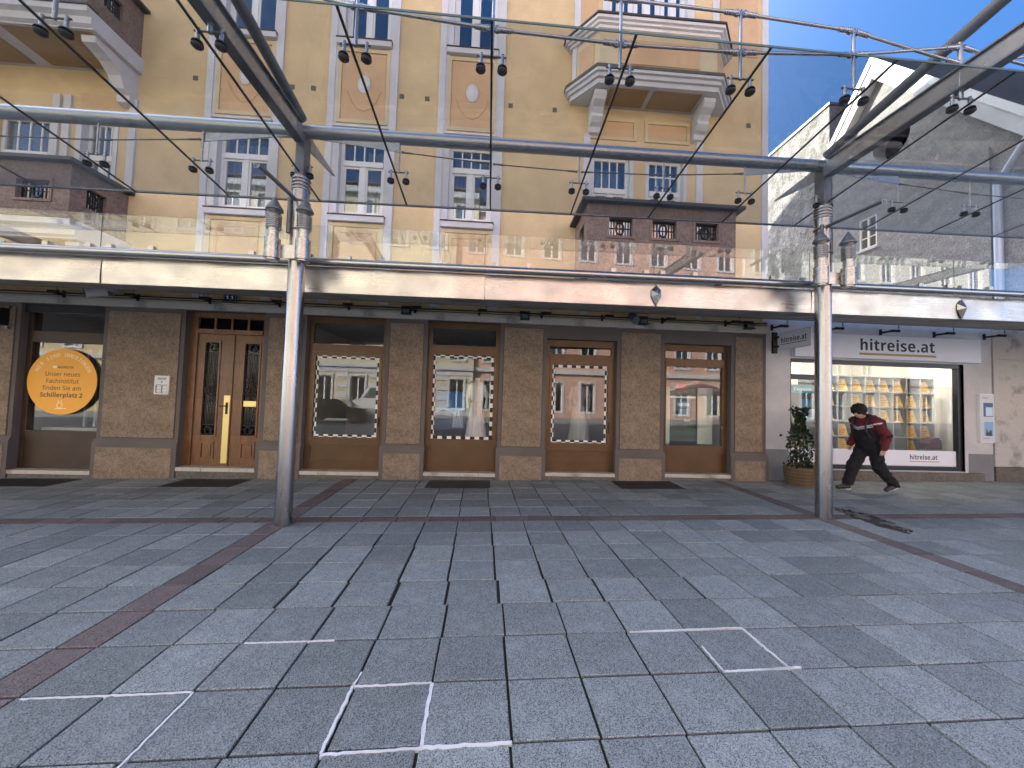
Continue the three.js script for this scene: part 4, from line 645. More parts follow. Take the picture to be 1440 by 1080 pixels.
  const kt = canvasTex(512, 200, (c, W, H) => { c.fillStyle = '#dfe4ef'; c.fillRect(0, 0, W, H); c.fillStyle = '#12131e'; c.font = 'bold 88px sans-serif'; c.fillText('hitreise.at', 24, 120); c.fillStyle = '#7a5c54'; c.fillRect(24, 136, 430, 9); });
  const b = thing('blade_sign', 'small blade sign reading hitreise.at on the white wall beside the brown pier', 'sign');
  part('panel', bx(6.10, 6.14, 2.83, 3.19, 0.08, 0.86), stdM({ color: rgb(0.55, 0.58, 0.64), roughness: 0.4 }), b);
  { const g = new THREE.PlaneGeometry(0.76, 0.34); g.rotateY(-Math.PI / 2); const p = part('lettering', g, stdM({ map: kt, roughness: 0.4 }), b); p.position.set(6.097, 3.01, 0.47); }
  part('wall_bracket', [bx(6.07, 6.17, 2.78, 3.24, ZS + 0.001, ZS + 0.05), bx(6.1, 6.14, 2.9, 2.94, ZS + 0.05, 0.08), bx(6.1, 6.14, 3.1, 3.14, ZS + 0.05, 0.08)], M.iron, b);
  // poster case on the right
  const pt = canvasTex(256, 640, (c) => { c.fillStyle = '#c8ccd2'; c.fillRect(0, 0, 256, 640); c.fillStyle = '#33363e'; c.font = '26px sans-serif'; c.fillText('hitreise.at', 30, 52); c.fillStyle = '#2d4d78'; c.fillRect(50, 110, 190, 190); c.fillStyle = '#bcd4e4'; c.fillRect(95, 170, 140, 120); c.fillStyle = '#7fa8cc'; c.fillRect(60, 370, 180, 190); c.fillStyle = '#2a2a30'; c.beginPath(); c.moveTo(90, 560); c.lineTo(110, 450); c.lineTo(135, 520); c.lineTo(200, 470); c.lineTo(215, 560); c.fill(); c.fillStyle = '#5a5d66'; c.fillRect(40, 590, 130, 6); });
  const pc = thing('poster_case', 'narrow white poster case with two travel pictures on the shop wall', 'poster case'); part('case', bx(10.86, 11.2, 0.98, 2.06, ZS + 0.001, ZS + 0.06), M.white, pc); part('poster', plane(10.875, 11.185, 1.0, 2.04, ZS + 0.064), stdM({ map: pt, roughness: 0.35 }), pc);
  // interior: brochure rack, lamps
  const r = thing('brochure_rack', 'wide grey pigeonhole rack behind the travel shop window', 'rack'), zb = -1.15, zf = -0.82, gm = stdM({ color: rgb(0.42, 0.43, 0.43), roughness: 0.5 });
  const C0 = 7.6, CW = 0.352, R0 = 0.62, RH = 0.36, NC = 9, NR = 5;
  part('back_panel', bx(C0, C0 + NC * CW, R0, R0 + NR * RH, zb - 0.02, zb), gm, r);
  for (let k = 0; k <= NC; k++) part('upright', bx(C0 + k * CW - 0.009, C0 + k * CW + 0.009, R0 - 0.5, R0 + NR * RH, zb + 0.001, zf), gm, r);
  for (let k = 0; k <= NR; k++) part('shelf', bx(C0, C0 + NC * CW, R0 + k * RH - 0.009, R0 + k * RH + 0.009, zb + 0.001, zf - 0.002), gm, r);
  const bm = [[0.72, 0.46, 0.1], [0.78, 0.52, 0.14], [0.66, 0.40, 0.08], [0.75, 0.55, 0.2]].map((c, k) => { const t = canvasTex(64, 96, (x) => { x.fillStyle = ['#e0b04a', '#e8bc58', '#d8a440', '#e6c06a'][k]; x.fillRect(0, 0, 64, 96); x.fillStyle = '#8a5a20'; for (let y = 0; y < 6; y++) x.fillRect(6, 12 + y * 14 + (k * 3) % 5, 30 + (y * 17 + k * 11) % 24, 4); }); return stdM({ map: t, roughness: 0.5 }); });
  for (let a = 0; a < NC; a++) for (let q = 0; q < NR; q++) { const u = (a * 7 + q * 5) % 9; if (a === 0 || u === 2 || u === 6) continue; const n = thing('brochure_stack', 'yellow brochures propped up in a pigeonhole of the grey rack', 'brochures', 'yellow brochures in the travel shop rack', [C0 + (a + 0.46) * CW, R0 + q * RH + 0.01, zf - 0.05]);
    const g = bx(-0.105, 0.105, 0, 0.29, -0.008, 0.008), uv = g.attributes.uv, p = g.attributes.position; for (let i = 0; i < p.count; i++) uv.setXY(i, p.getX(i) / 0.21 + 0.5, p.getY(i) / 0.29); const m = part('cover', g, bm[u % 4], n); m.rotation.set(-0.3, -0.35, 0); }
  for (const [x, z] of [[8.1, -0.7], [9.2, -1.9], [10.2, -0.75]]) { const l = thing('ceiling_spot', x < 8.5 ? 'lit ceiling spot inside the travel shop above the left of the rack' : x > 10 ? 'lit ceiling spot inside the travel shop at the right end of its window' : 'lit ceiling spot deep inside the travel shop', 'lamp', 'ceiling spots in the travel shop');
    part('ring', rod(V(x, 3.24, z), V(x, 3.295, z), 0.09, 0.09, 24), M.white, l); part('glowing_lens', rod(V(x, 3.232, z), V(x, 3.239, z), 0.07, 0.07, 20), stdM({ color: rgb(1, 0.9, 0.7), emissive: rgb(1, 0.86, 0.62), emissiveIntensity: 2.5 }), l);
    const pl = new THREE.PointLight(rgb(1, 0.88, 0.7), 1.8); pl.position.set(x, 3.15, z); pl.castShadow = true; pl.shadow.radius = 3; l.add(pl); }
  mesh('counter_desk', [bx(7.0, 8.4, 0.081, 0.95, -2.6, -2.1), bx(6.95, 8.45, 0.951, 0.99, -2.65, -2.05)], stdM({ color: rgb(0.5, 0.4, 0.28), roughness: 0.5 }), 'wooden counter deep inside the travel shop', 'counter');
  mesh('red_bag', prism([[-0.16, 0], [0.16, 0], [0.14, 0.2], [0.08, 0.27], [-0.1, 0.25], [-0.15, 0.14]], -0.1, 0.1).translate(10.4 - 0.15, 0.76, -0.5), stdM({ color: rgb(0.09, 0.03, 0.035), roughness: 0.7 }), 'dark red travel bag at the right end of the shop window', 'bag');
}
// stone-clad wall to the right of the shop
{
  const w = thing('stone_clad_wall', 'pale stone-clad wall right of the travel shop behind the low canopy', 'wall');
  part('core', bx(11.26, 19, -0.3, 4.2, -0.6, ZS - 0.02), M.stoneClad, w);
  const ys = [[0.45, 1.55], [1.55, 2.85], [2.85, 3.75]]; let x = 11.265; for (let k = 0; x < 18.9; k++) { const wd = 1.18; ys.forEach(([a, b], q) => part('stone_panel', bx(x + 0.004, x + wd - 0.004, a + 0.004, b - 0.004, ZS - 0.02, ZS + 0.014 + 0.003 * ((k + q) % 2)), M.stoneClad, w)); x += wd; }
  part('plinth', bx(11.265, 18.9, -0.2, 0.446, ZS - 0.02, ZS + 0.03), M.concrete, w);
  part('drip_edge', bx(11.262, 18.9, 3.752, 3.8, ZS - 0.02, ZS + 0.06), M.darkSteel, w);
}
// ------------------------------------------------------------------ the grey gabled house and the rough fire wall behind the shop
{
  const g = thing('gabled_house', 'grey plastered house with white gable edges and a dark round-headed opening', 'house');
  const pk = [-4.92, 14.4], sl = 1.29, eave = 6.2, zr = pk[0] + (pk[1] - eave) / sl, zl = -6.82, yl = pk[1] + (zl - pk[0]) * sl;
  const s = new THREE.Shape([[1.4, -0.3], [1.4, eave], pk, [zl, yl], [zl, -0.3]].map(p => new THREE.Vector2(...p)));
  const hole = (a, b, c, d) => s.holes.push(new THREE.Path([[a, c], [b, c], [b, d], [a, d]].map(p => new THREE.Vector2(...p))));
  hole(-5.72, -5.05, 7.68, 8.88);
  { const h = new THREE.Path(); h.absellipse(-4.55, 11.25, 0.62, 0.62, 0, Math.PI * 2, true); s.holes.push(h); }
  const ex = new THREE.ExtrudeGeometry(s, { depth: 0.5, bevelEnabled: false, curveSegments: 24 }); ex.rotateY(Math.PI / 2); ex.scale(1, 1, -1); flip(ex); ex.translate(14, 0, 0); part('gable_wall', boxUV(ex), M.greyPlaster, g);
  part('front_wall', bx(14.5, 24, -0.3, eave, 0.9, 1.4), M.greyPlaster, g);
  part('rear_wall', [bx(14.73, 25.9, -0.3, 12.0, -6.8, -6.5), bx(25.6, 25.9, -0.3, 12.0, -6.499, 1.4)], M.greyPlaster, g); part('attic_floor', bx(14.5, 25.6, 9.6, 9.8, -6.499, -1.3), M.room, g); part('inner_wall', bx(18.2, 18.3, 0, 11.9, -6.499, -2.9), M.roomWall, g);
  const th = 0.16, rf = (a, b) => { const dz = b[0] - a[0], dy = b[1] - a[1], L = Math.hypot(dz, dy), nz = -dy / L * Math.sign(dz), ny = Math.abs(dz) / L; return [[a[0], a[1]], [b[0], b[1]], [b[0] - dy / L * th * Math.sign(dz) * 1, b[1] + Math.abs(dz) / L * th], [a[0] - dy / L * th * Math.sign(dz), a[1] + Math.abs(dz) / L * th]]; };
  const A = [zr + 0.35, eave - 0.35 * sl], P = [pk[0], pk[1] + 0.02], Lf = [zl, yl + 0.02];
  part('roof_slope', prism([A, P, [P[0], P[1] + 0.28], [A[0] + 0.02, A[1] + 0.28]], 13.72, 26, 'x'), M.roofTile, g); part('roof_slope', prism([P, Lf, [Lf[0], Lf[1] + 0.28], [P[0], P[1] + 0.281]], 13.72, 26, 'x'), M.roofTile, g);
  part('gable_edge', prism([A, P, [P[0], P[1] - 0.55], [A[0] - 0.02, A[1] - 0.5]], 13.70, 13.99, 'x'), M.trim, g); part('gable_edge', prism([P, Lf, [Lf[0], Lf[1] - 0.5], [P[0], P[1] - 0.551]], 13.70, 13.99, 'x'), M.trim, g);
  part('gable_edge', prism([[A[0], A[1] + 0.29], [P[0], P[1] + 0.29], [P[0], P[1]], [A[0], A[1]]], 13.66, 13.715, 'x'), M.white, g); part('gable_edge', prism([[P[0], P[1] + 0.29], [Lf[0], Lf[1] + 0.29], [Lf[0], Lf[1]], [P[0], P[1] + 0.001]], 13.66, 13.715, 'x'), M.white, g);
  const wg = new THREE.Group(); wg.name = 'window'; g.add(wg); const fx = bx(0, 0, 0, 0, 0, 0);
  const fr = (a, b, c, d, w) => [[a, a + w, c, d], [b - w, b, c, d], [a + w, b - w, c, c + w], [a + w, b - w, d - w, d]].map(([p, q, y0, y1]) => bx(14.02, 14.1, y0, y1, p, q));
  part('frame', [...fr(-5.719, -5.051, 7.681, 8.879, 0.06), bx(14.03, 14.09, 7.74, 8.82, -5.42, -5.35), bx(14.03, 14.08, 8.1, 8.13, -5.66, -5.11), bx(14.03, 14.08, 8.46, 8.49, -5.66, -5.11)], M.white, wg); part('pane', bx(14.05, 14.055, 7.74, 8.82, -5.66, -5.11), M.winGlass, wg); part('sill', bx(13.93, 14.0, 7.6, 7.675, -5.78, -5.0), M.trim, wg);
  part('downpipe', [rod(V(13.9, 0, -1.72), V(13.9, 8.0, -1.72), 0.09, 0.09, 20), rod(V(13.9, 8.0, -1.72), V(13.72, 8.9, -0.95), 0.085, 0.085, 20)], stdM({ color: rgb(0.5, 0.55, 0.66), metalness: 0.3, roughness: 0.45 }), g);
  part('pilaster', bx(13.93, 14.0, 0, 9.2, -2.25, -1.9), M.greyPlaster, g);
  const f = thing('fire_wall', 'rough light stone fire wall standing behind the grey gabled house', 'wall');
  part('masonry', bx(13.95, 14.72, -0.3, 14.46, -22, -6.9), M.rock, f); part('coping', bx(13.88, 14.8, 14.461, 14.56, -22, -6.82), M.darkSteel, f);
}
// buildings beside and across the square (seen only as shade and in reflections)
{
  const n = thing('neighbour_house', 'plain ochre house adjoining the yellow house beyond the left balconies', 'house');
  part('wall', bx(-52, -14.05, -0.8, 17.5, -13, -0.1), stdM({ color: rgb(0.5, 0.4, 0.28), roughness: 0.9 }), n); part('roof', bx(-52, -14.06, 17.501, 17.9, -13.2, 0.2), M.roofTile, n);
  const op = (name, label, x0, x1, z, h, col, rust, cols) => {
    const o = thing(name, label, 'house'), wm = stdM({ color: rgb(...col), map: mapStucco, roughness: 0.9 }), N = cols, wd = (x1 - x0) / N, holes = [];
    for (let k = 0; k < N; k++) for (let r = 0; r < 5; r++) { const cx = x0 + (k + 0.5) * wd, y = r === 0 ? 0.6 : 1.0 + r * 3.9; if (y + 2.4 < h) holes.push([cx - 0.62, cx + 0.62, y, y + (r ? 2.1 : 2.6)]); }
    part('wall', shapeWall(x0, x1, -0.5, h, holes, z, z + 0.4), wm, o); part('rear_mass', bx(x0, x1, -0.5, h, z + 1.6, z + 10), wm, o); part('roof', prism([[z - 0.5, h + 0.001], [z + 10, h + 0.001], [z + 5, h + 3.2]], x0, x1, 'x'), stdM({ color: rgb(0.2, 0.09, 0.06), roughness: 0.9 }), o);
    part('cornice', [bx(x0, x1, h - 0.7, h - 0.2, z - 0.35, z - 0.001), bx(x0, x1, 4.0, 4.35, z - 0.18, z - 0.001)], M.trim, o);
    for (const [a, b, c, d] of holes) { const w = new THREE.Group(); w.name = 'window'; o.add(w); part('frame', [...frame(a + 0.002, b - 0.002, c + 0.002, d - 0.002, 0.08, z + 0.12, z + 0.2), bx((a + b) / 2 - 0.05, (a + b) / 2 + 0.05, c + 0.08, d - 0.08, z + 0.12, z + 0.19)], M.white, w); part('pane', bx(a + 0.08, b - 0.08, c + 0.08, d - 0.08, z + 0.15, z + 0.155), M.winGlass, w); part('surround', frame(a - 0.16, b + 0.16, c - 0.12, d + 0.16, 0.15, z - 0.06, z - 0.002), M.trim, w); }
    if (rust) for (let r = 0; r < 9; r++) { let x = x0 - (r % 2) * 0.45; for (; x < x1; x += 0.95) { const a = Math.max(x0, x) + 0.02, b = Math.min(x1, x + 0.95) - 0.02, y0 = 0.02 + r * 0.44, y1 = y0 + 0.41; if (b - a < 0.1) continue; if (holes.some(q => q[2] < 4 && b > q[0] - 0.17 && a < q[1] + 0.17 && y1 > q[2] - 0.13 && y0 < q[3] + 0.17)) continue; part('rusticated_block', bx(a, b, y0, y1, z - 0.05, z - 0.001), M.trim, o); } }
    return o;
  };
  op('cream_house', 'sunlit cream house with a rusticated white ground floor across the square', -27, -1.5, 25, 20, [0.72, 0.64, 0.46], true, 9);
  op('pink_house', 'sunlit salmon pink house across the square', -1.45, 22, 25.3, 19, [0.74, 0.47, 0.36], false, 8);
  op('pale_house', 'sunlit pale house across the square beyond the pink one', 22.05, 46, 25, 16, [0.68, 0.64, 0.56], false, 8);
  op('ochre_house', 'sunlit ochre house across the square beyond the cream one', -52, -27.05, 25.2, 15, [0.7, 0.56, 0.34], false, 8);
}
// vehicles on the far side of the square, mirrored in the shop windows
{
  const wheel = (o, x, z, r, w) => { const g = new THREE.Group(); g.name = 'wheel'; o.add(g); part('tyre', rod(V(x, r, z - w / 2), V(x, r, z + w / 2), r, r, 24), M.rubber, g); part('rim', rod(V(x, r, z - w / 2 - 0.005), V(x, r, z + w / 2 + 0.005), r * 0.62, r * 0.62, 20), M.steel, g); };
  const van = thing('delivery_van', 'white delivery van parked on the far side of the square', 'van', null, [-6.9, ground(-6.9), 18.6]);
  const wp = phy({ color: rgb(0.75, 0.76, 0.77), roughness: 0.35, clearcoat: 0.6 }), vb = prism([[-2.5, 0.35], [2.4, 0.35], [2.4, 2.35], [2.2, 2.45], [-1.2, 2.45], [-1.75, 1.5], [-2.45, 1.25], [-2.55, 0.8]], -0.95, 0.95);
  part('body', vb, wp, van); part('windscreen', prism([[-1.22, 2.36], [-1.16, 2.36], [-1.70, 1.48], [-1.78, 1.48]], -0.8, 0.8), M.glassEdge, van);
  part('side_window', prism([[-1.55, 1.5], [-0.5, 1.5], [-0.5, 2.2], [-1.1, 2.2]], -0.96, -0.951), M.glassEdge, van); part('headlight', bx(-2.53, -2.3, 0.85, 1.05, -0.96, -0.7), M.steel, van); part('bumper', bx(-2.6, -2.4, 0.35, 0.6, -0.93, 0.93), M.black, van);
  for (const x of [-1.7, 1.5]) for (const z of [-0.88, 0.88]) wheel(van, x, z, 0.35, 0.22);
  const car = thing('parked_car', 'dark parked car on the far side of the square', 'car', null, [-9.4, ground(-9.4), 15.8]);
  part('body', prism([[-2.1, 0.3], [2.1, 0.3], [2.15, 0.75], [1.9, 0.92], [1.1, 0.98], [0.4, 1.42], [-0.9, 1.45], [-1.7, 1.0], [-2.1, 0.9]], -0.86, 0.86), phy({ color: rgb(0.02, 0.022, 0.026), roughness: 0.3, clearcoat: 1 }), car);
  part('side_window', prism([[-1.5, 0.98], [0.95, 0.98], [0.36, 1.36], [-0.86, 1.38]], -0.875, -0.861), M.glassEdge, car); part('headlight', bx(1.95, 2.13, 0.65, 0.8, -0.868, -0.6), M.white, car); part('tail_light', bx(-2.12, -1.98, 0.7, 0.85, -0.868, -0.6), stdM({ color: rgb(0.4, 0.02, 0.02), roughness: 0.3 }), car);
  for (const x of [-1.3, 1.35]) for (const z of [-0.78, 0.78]) wheel(car, x, z, 0.32, 0.2);
  const um = thing('market_parasol', 'salmon market parasol standing across the square', 'parasol', null, [13.2, ground(13.2), 15.2]);
  part('pole', rod(V(0, 0, 0), V(0, 2.9, 0), 0.035), M.steel, um); part('base', bx(-0.4, 0.4, 0, 0.12, -0.4, 0.4), M.concrete, um);
  { const c = new THREE.ConeGeometry(2.0, 0.75, 8, 1, true); c.translate(0, 2.65, 0); part('cover', keep(c), phy({ color: rgb(0.72, 0.36, 0.28), transmission: 0.3, thickness: 0, roughness: 1, side: THREE.DoubleSide }), um); const v = new THREE.CylinderGeometry(2.0, 2.0, 0.2, 8, 1, true); v.translate(0, 2.175, 0); part('valance', keep(v), stdM({ color: rgb(0.74, 0.5, 0.42), roughness: 1, side: THREE.DoubleSide }), um); }
}
// ------------------------------------------------------------------ plant in a wicker basket
{
  const px = 6.26, pz = 0.42, b = thing('wicker_basket', 'round woven wicker basket beside the steel post', 'basket', null, [px, ground(px), pz]);
  const wk = stdM({ color: rgb(0.22, 0.15, 0.09), map: mapWood, roughness: 0.8 }), wk2 = stdM({ color: rgb(0.30, 0.22, 0.14), map: mapWood, roughness: 0.8 });
  const R = y => 0.205 + 0.05 * Math.sin(Math.min(1, y / 0.36) * 1.7);
  const lin = new THREE.LatheGeometry([[0, 0.01], [0.19, 0.01], [R(0.1) - 0.02, 0.1], [R(0.25) - 0.02, 0.25], [R(0.37) - 0.03, 0.37]].map(p => new THREE.Vector2(...p)), 32); part('liner', keep(lin), M.coping, b);
  for (let k = 0; k < 17; k++) { const y = 0.02 + k * 0.0215, pts = []; for (let a = 0; a < 72; a++) { const t = a / 72 * Math.PI * 2, r = R(y) + 0.011 * Math.sin(t * 18 + (k % 2) * Math.PI); pts.push(V(Math.cos(t) * r, y, Math.sin(t) * r)); } part('woven_strand', keep(new THREE.TubeGeometry(new THREE.CatmullRomCurve3(pts, true), 90, 0.0105, 5, true)), k % 3 ? wk : wk2, b); }
  const st = []; for (let a = 0; a < 36; a++) { const t = (a + 0.5) / 36 * Math.PI * 2; st.push(rod(V(Math.cos(t) * R(0), 0, Math.sin(t) * R(0)), V(Math.cos(t) * R(0.38), 0.39, Math.sin(t) * R(0.38)), 0.007, 0.007, 5)); } part('stakes', st, wk2, b);
  for (const s of [-1, 1]) { const t = new THREE.TorusGeometry(0.055, 0.013, 6, 16, Math.PI); t.rotateY(Math.PI / 2 * 0); t.translate(s * 0.2, 0.375, 0.05); part('handle', keep(t), wk, b); }
  const p = thing('potted_plant', 'tall leafy climbing plant growing out of a wicker basket', 'plant', null, [px, ground(px), pz]);
  part('soil', rod(V(0, 0.3, 0), V(0, 0.345, 0), 0.215, 0.22, 24), stdM({ color: rgb(0.03, 0.022, 0.016), roughness: 1 }), p);
  const lm = ['#20351d', '#2b4524', '#1a2c19'].map(h => phy({ color: new THREE.Color(h), transmission: 0.12, thickness: 0, roughness: 0.55, side: THREE.DoubleSide })), ls = [[], [], []], stems = [];
  const leafG = (s) => { const g = new THREE.BufferGeometry(); const o = [[0, 0, 0], [0.45, 0.35, 0.05], [0.30, 0.75, 0.04], [0, 1.15, -0.12], [-0.30, 0.75, 0.04], [-0.45, 0.35, 0.05]], pos = []; const mid = [0, 0.5, -0.05]; for (let k = 0; k < 6; k++) pos.push(...mid, ...o[k], ...o[(k + 1) % 6]); g.setAttribute('position', new THREE.Float32BufferAttribute(pos.map(v => v * s), 3)); g.computeVertexNormals(); return g; };
  for (let k = 0; k < 5; k++) { const a = k / 5 * 6.28, pts = [0, 1, 2, 3, 4].map(i => V(Math.cos(a + i * 1.1) * (0.05 + 0.03 * i * (i < 3)), 0.32 + i * 0.29, Math.sin(a + i * 1.1) * 0.08)); stems.push(keep(new THREE.TubeGeometry(new THREE.CatmullRomCurve3(pts), 20, 0.008, 5))); }
  part('stem', stems, stdM({ color: rgb(0.05, 0.05, 0.025), roughness: 0.9 }), p); part('support_stake', rod(V(0, 0.3, 0), V(0.02, 1.45, 0), 0.012), wk, p);
  for (let k = 0; k < 780; k++) { const t = rnd(), y = 0.36 + t * 1.2, wide = (0.10 + 0.16 * Math.pow(1 - t, 1.3) + 0.05 * Math.sin(y * 9)), a = rr(0, 6.28), r = wide * Math.sqrt(rr(0.15, 1.15)); const g = leafG(rr(0.035, 0.07)); g.applyQuaternion(new THREE.Quaternion().setFromEuler(new THREE.Euler(rr(0.4, 2.4), rr(-3.1, 3.1), rr(-0.7, 0.7)))); const out = k % 40 === 0 ? 1.5 : 1; g.translate(Math.cos(a) * r * out - 0.01, y, Math.sin(a) * r * out); ls[k % 3].push(g); }
  ls.forEach((l, k) => { const m = part('leaves', mergeGeometries(l), lm[k], p); m.userData.kind = 'stuff'; });
}
// ------------------------------------------------------------------ the person walking past
{
  const cap = (p, a, b, ra, rb) => { const ab = b.clone().sub(a), t = Math.max(0, Math.min(1, p.clone().sub(a).dot(ab) / ab.lengthSq())); return p.distanceTo(a.clone().addScaledVector(ab, t)) - (ra + (rb - ra) * t); };
  const smin = (a, b, k) => { const h = Math.max(0, Math.min(1, 0.5 + 0.5 * (b - a) / k)); return b + (a - b) * h - k * h * (1 - h); };
  function surface(fn, lo, hi, s, colour) {                   // surface nets over a distance field
    const n = [0, 1, 2].map(k => Math.ceil((hi[k] - lo[k]) / s) + 1), [nx, ny, nz] = n, f = new Float32Array(nx * ny * nz), id = (i, j, k) => (k * ny + j) * nx + i, p = V(0, 0, 0);
    for (let k = 0; k < nz; k++) for (let j = 0; j < ny; j++) for (let i = 0; i < nx; i++) { p.set(lo[0] + i * s, lo[1] + j * s, lo[2] + k * s); f[id(i, j, k)] = fn(p); }
    const vid = new Int32Array(nx * ny * nz).fill(-1), pos = [], idx = [];
    for (let k = 0; k < nz - 1; k++) for (let j = 0; j < ny - 1; j++) for (let i = 0; i < nx - 1; i++) {
      let c = 0, x = 0, y = 0, z = 0; const v = []; for (let q = 0; q < 8; q++) v.push(f[id(i + (q & 1), j + (q >> 1 & 1), k + (q >> 2))]);
      for (let a = 0; a < 8; a++) for (let m = 0; m < 3; m++) { const b = a ^ (1 << m); if (b > a && (v[a] < 0) !== (v[b] < 0)) { const t = v[a] / (v[a] - v[b]); const A = [a & 1, a >> 1 & 1, a >> 2], B = [b & 1, b >> 1 & 1, b >> 2]; x += A[0] + (B[0] - A[0]) * t; y += A[1] + (B[1] - A[1]) * t; z += A[2] + (B[2] - A[2]) * t; c++; } }
      if (c) { vid[id(i, j, k)] = pos.length / 3; pos.push(lo[0] + (i + x / c) * s, lo[1] + (j + y / c) * s, lo[2] + (k + z / c) * s); }
    }
    for (let k = 1; k < nz - 1; k++) for (let j = 1; j < ny - 1; j++) for (let i = 1; i < nx - 1; i++) {
      const a = f[id(i, j, k)] < 0; const q = (c0, c1, c2, c3, fl) => { if (fl) idx.push(c0, c1, c2, c0, c2, c3); else idx.push(c0, c2, c1, c0, c3, c2); };
      if (a !== (f[id(i + 1, j, k)] < 0)) q(vid[id(i, j - 1, k - 1)], vid[id(i, j, k - 1)], vid[id(i, j, k)], vid[id(i, j - 1, k)], a);
      if (a !== (f[id(i, j + 1, k)] < 0)) q(vid[id(i - 1, j, k - 1)], vid[id(i - 1, j, k)], vid[id(i, j, k)], vid[id(i, j, k - 1)], a);
      if (a !== (f[id(i, j, k + 1)] < 0)) q(vid[id(i - 1, j - 1, k)], vid[id(i, j - 1, k)], vid[id(i, j, k)], vid[id(i - 1, j, k)], a);
    }
    const g = new THREE.BufferGeometry(); g.setAttribute('position', new THREE.Float32BufferAttribute(pos, 3)); g.setIndex(idx); g.computeVertexNormals();
    if (colour) { const c = []; for (let i = 0; i < pos.length; i += 3) c.push(...colour(pos[i], pos[i + 1], pos[i + 2])); g.setAttribute('color', new THREE.Float32BufferAttribute(c, 3)); }
    return g;
  }
  const PXp = 7.22, o = thing('person', 'person in maroon and black hoodie and black trousers walking past the travel shop', 'person', null, [PXp, ground(PXp) + 0.0, 0.9], 182 * D2R);
  // joints; forward is +x, the person's left is -z
  const J = { hip: V(0, 0.84, 0), hL: V(-0.01, 0.83, -0.09), hR: V(0.01, 0.83, 0.09), kR: V(0.22, 0.47, 0.09), aR: V(0.36, 0.10, 0.09), kL: V(-0.12, 0.46, -0.08), aL: V(-0.42, 0.15, -0.09),
    belly: V(0.02, 1.02, 0), chest: V(0.06, 1.22, 0), neck: V(0.12, 1.385, 0), head: V(0.195, 1.51, -0.005), sL: V(0.07, 1.325, -0.185), sR: V(0.07, 1.325, 0.185), eL: V(-0.06, 1.07, -0.265), wL: V(0.02, 0.83, -0.285), eR: V(-0.02, 1.07, 0.25), wR: V(0.13, 0.86, 0.24) };
  const chain = (p, l, k) => l.reduce((d, c) => smin(d, cap(p, ...c), k), 9);
  const skin = stdM({ color: rgb(0.48, 0.29, 0.21), roughness: 0.6 });
  // one continuous body under the clothes
  const headF = (p) => { const q = p.clone().sub(J.head); q.applyAxisAngle(V(0, 0, 1), 0.45); // bent forward: head's own axes
    let d = Math.hypot(q.x / 0.098, (q.y - 0.02) / 0.115, q.z / 0.078); d = (d - 1) * 0.085; const jaw = (Math.hypot((q.x - 0.03) / 0.065, (q.y + 0.065) / 0.06, q.z / 0.055) - 1) * 0.055; d = smin(d, jaw, 0.03);
    d = smin(d, cap(q, V(0.092, 0.012, 0), V(0.112, -0.03, 0), 0.009, 0.014), 0.012);   // nose
    for (const s of [-1, 1]) { d = Math.max(d, -(q.distanceTo(V(0.100, 0.014, s * 0.033)) - 0.014)); d = smin(d, q.distanceTo(V(0.082, 0.012, s * 0.032)) - 0.013, 0.004); d = smin(d, cap(q, V(-0.005, 0.02, s * 0.078), V(-0.012, -0.025, s * 0.077), 0.014, 0.009), 0.008); }
    d = smin(d, cap(q, V(0.088, -0.062, -0.018), V(0.088, -0.062, 0.018), 0.009, 0.009), 0.006); return d; };
  const bodyF = p => smin(chain(p, [[J.hip, J.belly, 0.10, 0.10], [J.belly, J.chest, 0.10, 0.11], [J.chest, J.neck, 0.10, 0.055], [J.neck, J.head, 0.052, 0.05], [J.chest, J.sL, 0.09, 0.055], [J.chest, J.sR, 0.09, 0.055], [J.sL, J.eL, 0.048, 0.038], [J.eL, J.wL, 0.038, 0.026], [J.sR, J.eR, 0.048, 0.038], [J.eR, J.wR, 0.038, 0.026], [J.hL, J.kL, 0.075, 0.055], [J.kL, J.aL, 0.053, 0.036], [J.hR, J.kR, 0.075, 0.055], [J.kR, J.aR, 0.053, 0.036]], 0.03), headF(p), 0.025);
  const body = surface(bodyF, [-0.5, 0.05, -0.36], [0.45, 1.68, 0.34], 0.0125);
  const hd = surface(p => smin(headF(p), cap(p, J.neck, J.head, 0.053, 0.05), 0.03), [0.05, 1.34, -0.13], [0.36, 1.66, 0.13], 0.005);
  const hand = (w, e, s) => { // palm, four bent fingers, thumb
    const d = w.clone().sub(e).normalize(), side = V(1, 0, 0), pc = w.clone().addScaledVector(d, 0.045), L = []; L.push([w, pc, 0.024, 0.032]);
    for (let k = 0; k < 4; k++) { const off = (k - 1.5) * 0.021, r = pc.clone().add(V(off, -0.02, 0)), ln = [0.034, 0.040, 0.038, 0.028][k], m = r.clone().addScaledVector(d, ln).add(V(0.0, 0, s * 0.008)), tip = m.clone().add(V(0, -ln * 0.55, s * 0.028)); L.push([r, m, 0.0105, 0.0095]); L.push([m, tip, 0.0095, 0.008]); }
    const tb = w.clone().addScaledVector(d, 0.02).add(V(0.022, 0, 0)); L.push([tb, tb.clone().add(V(0.025, -0.03, s * 0.008)), 0.012, 0.011]); L.push([tb.clone().add(V(0.025, -0.03, s * 0.008)), tb.clone().add(V(0.024, -0.06, s * 0.018)), 0.0105, 0.009]);
    const c = pc; return surface(p => chain(p, L, 0.007), [c.x - 0.1, c.y - 0.15, c.z - 0.09], [c.x + 0.1, c.y + 0.09, c.z + 0.09], 0.004); };
  const strip = g => { const q = g.clone(); return q; };
  const all = mergeGeometries([body, hd, hand(J.wL, J.eL, 1), hand(J.wR, J.eR, -1)]);
  part('body', all, skin, o);
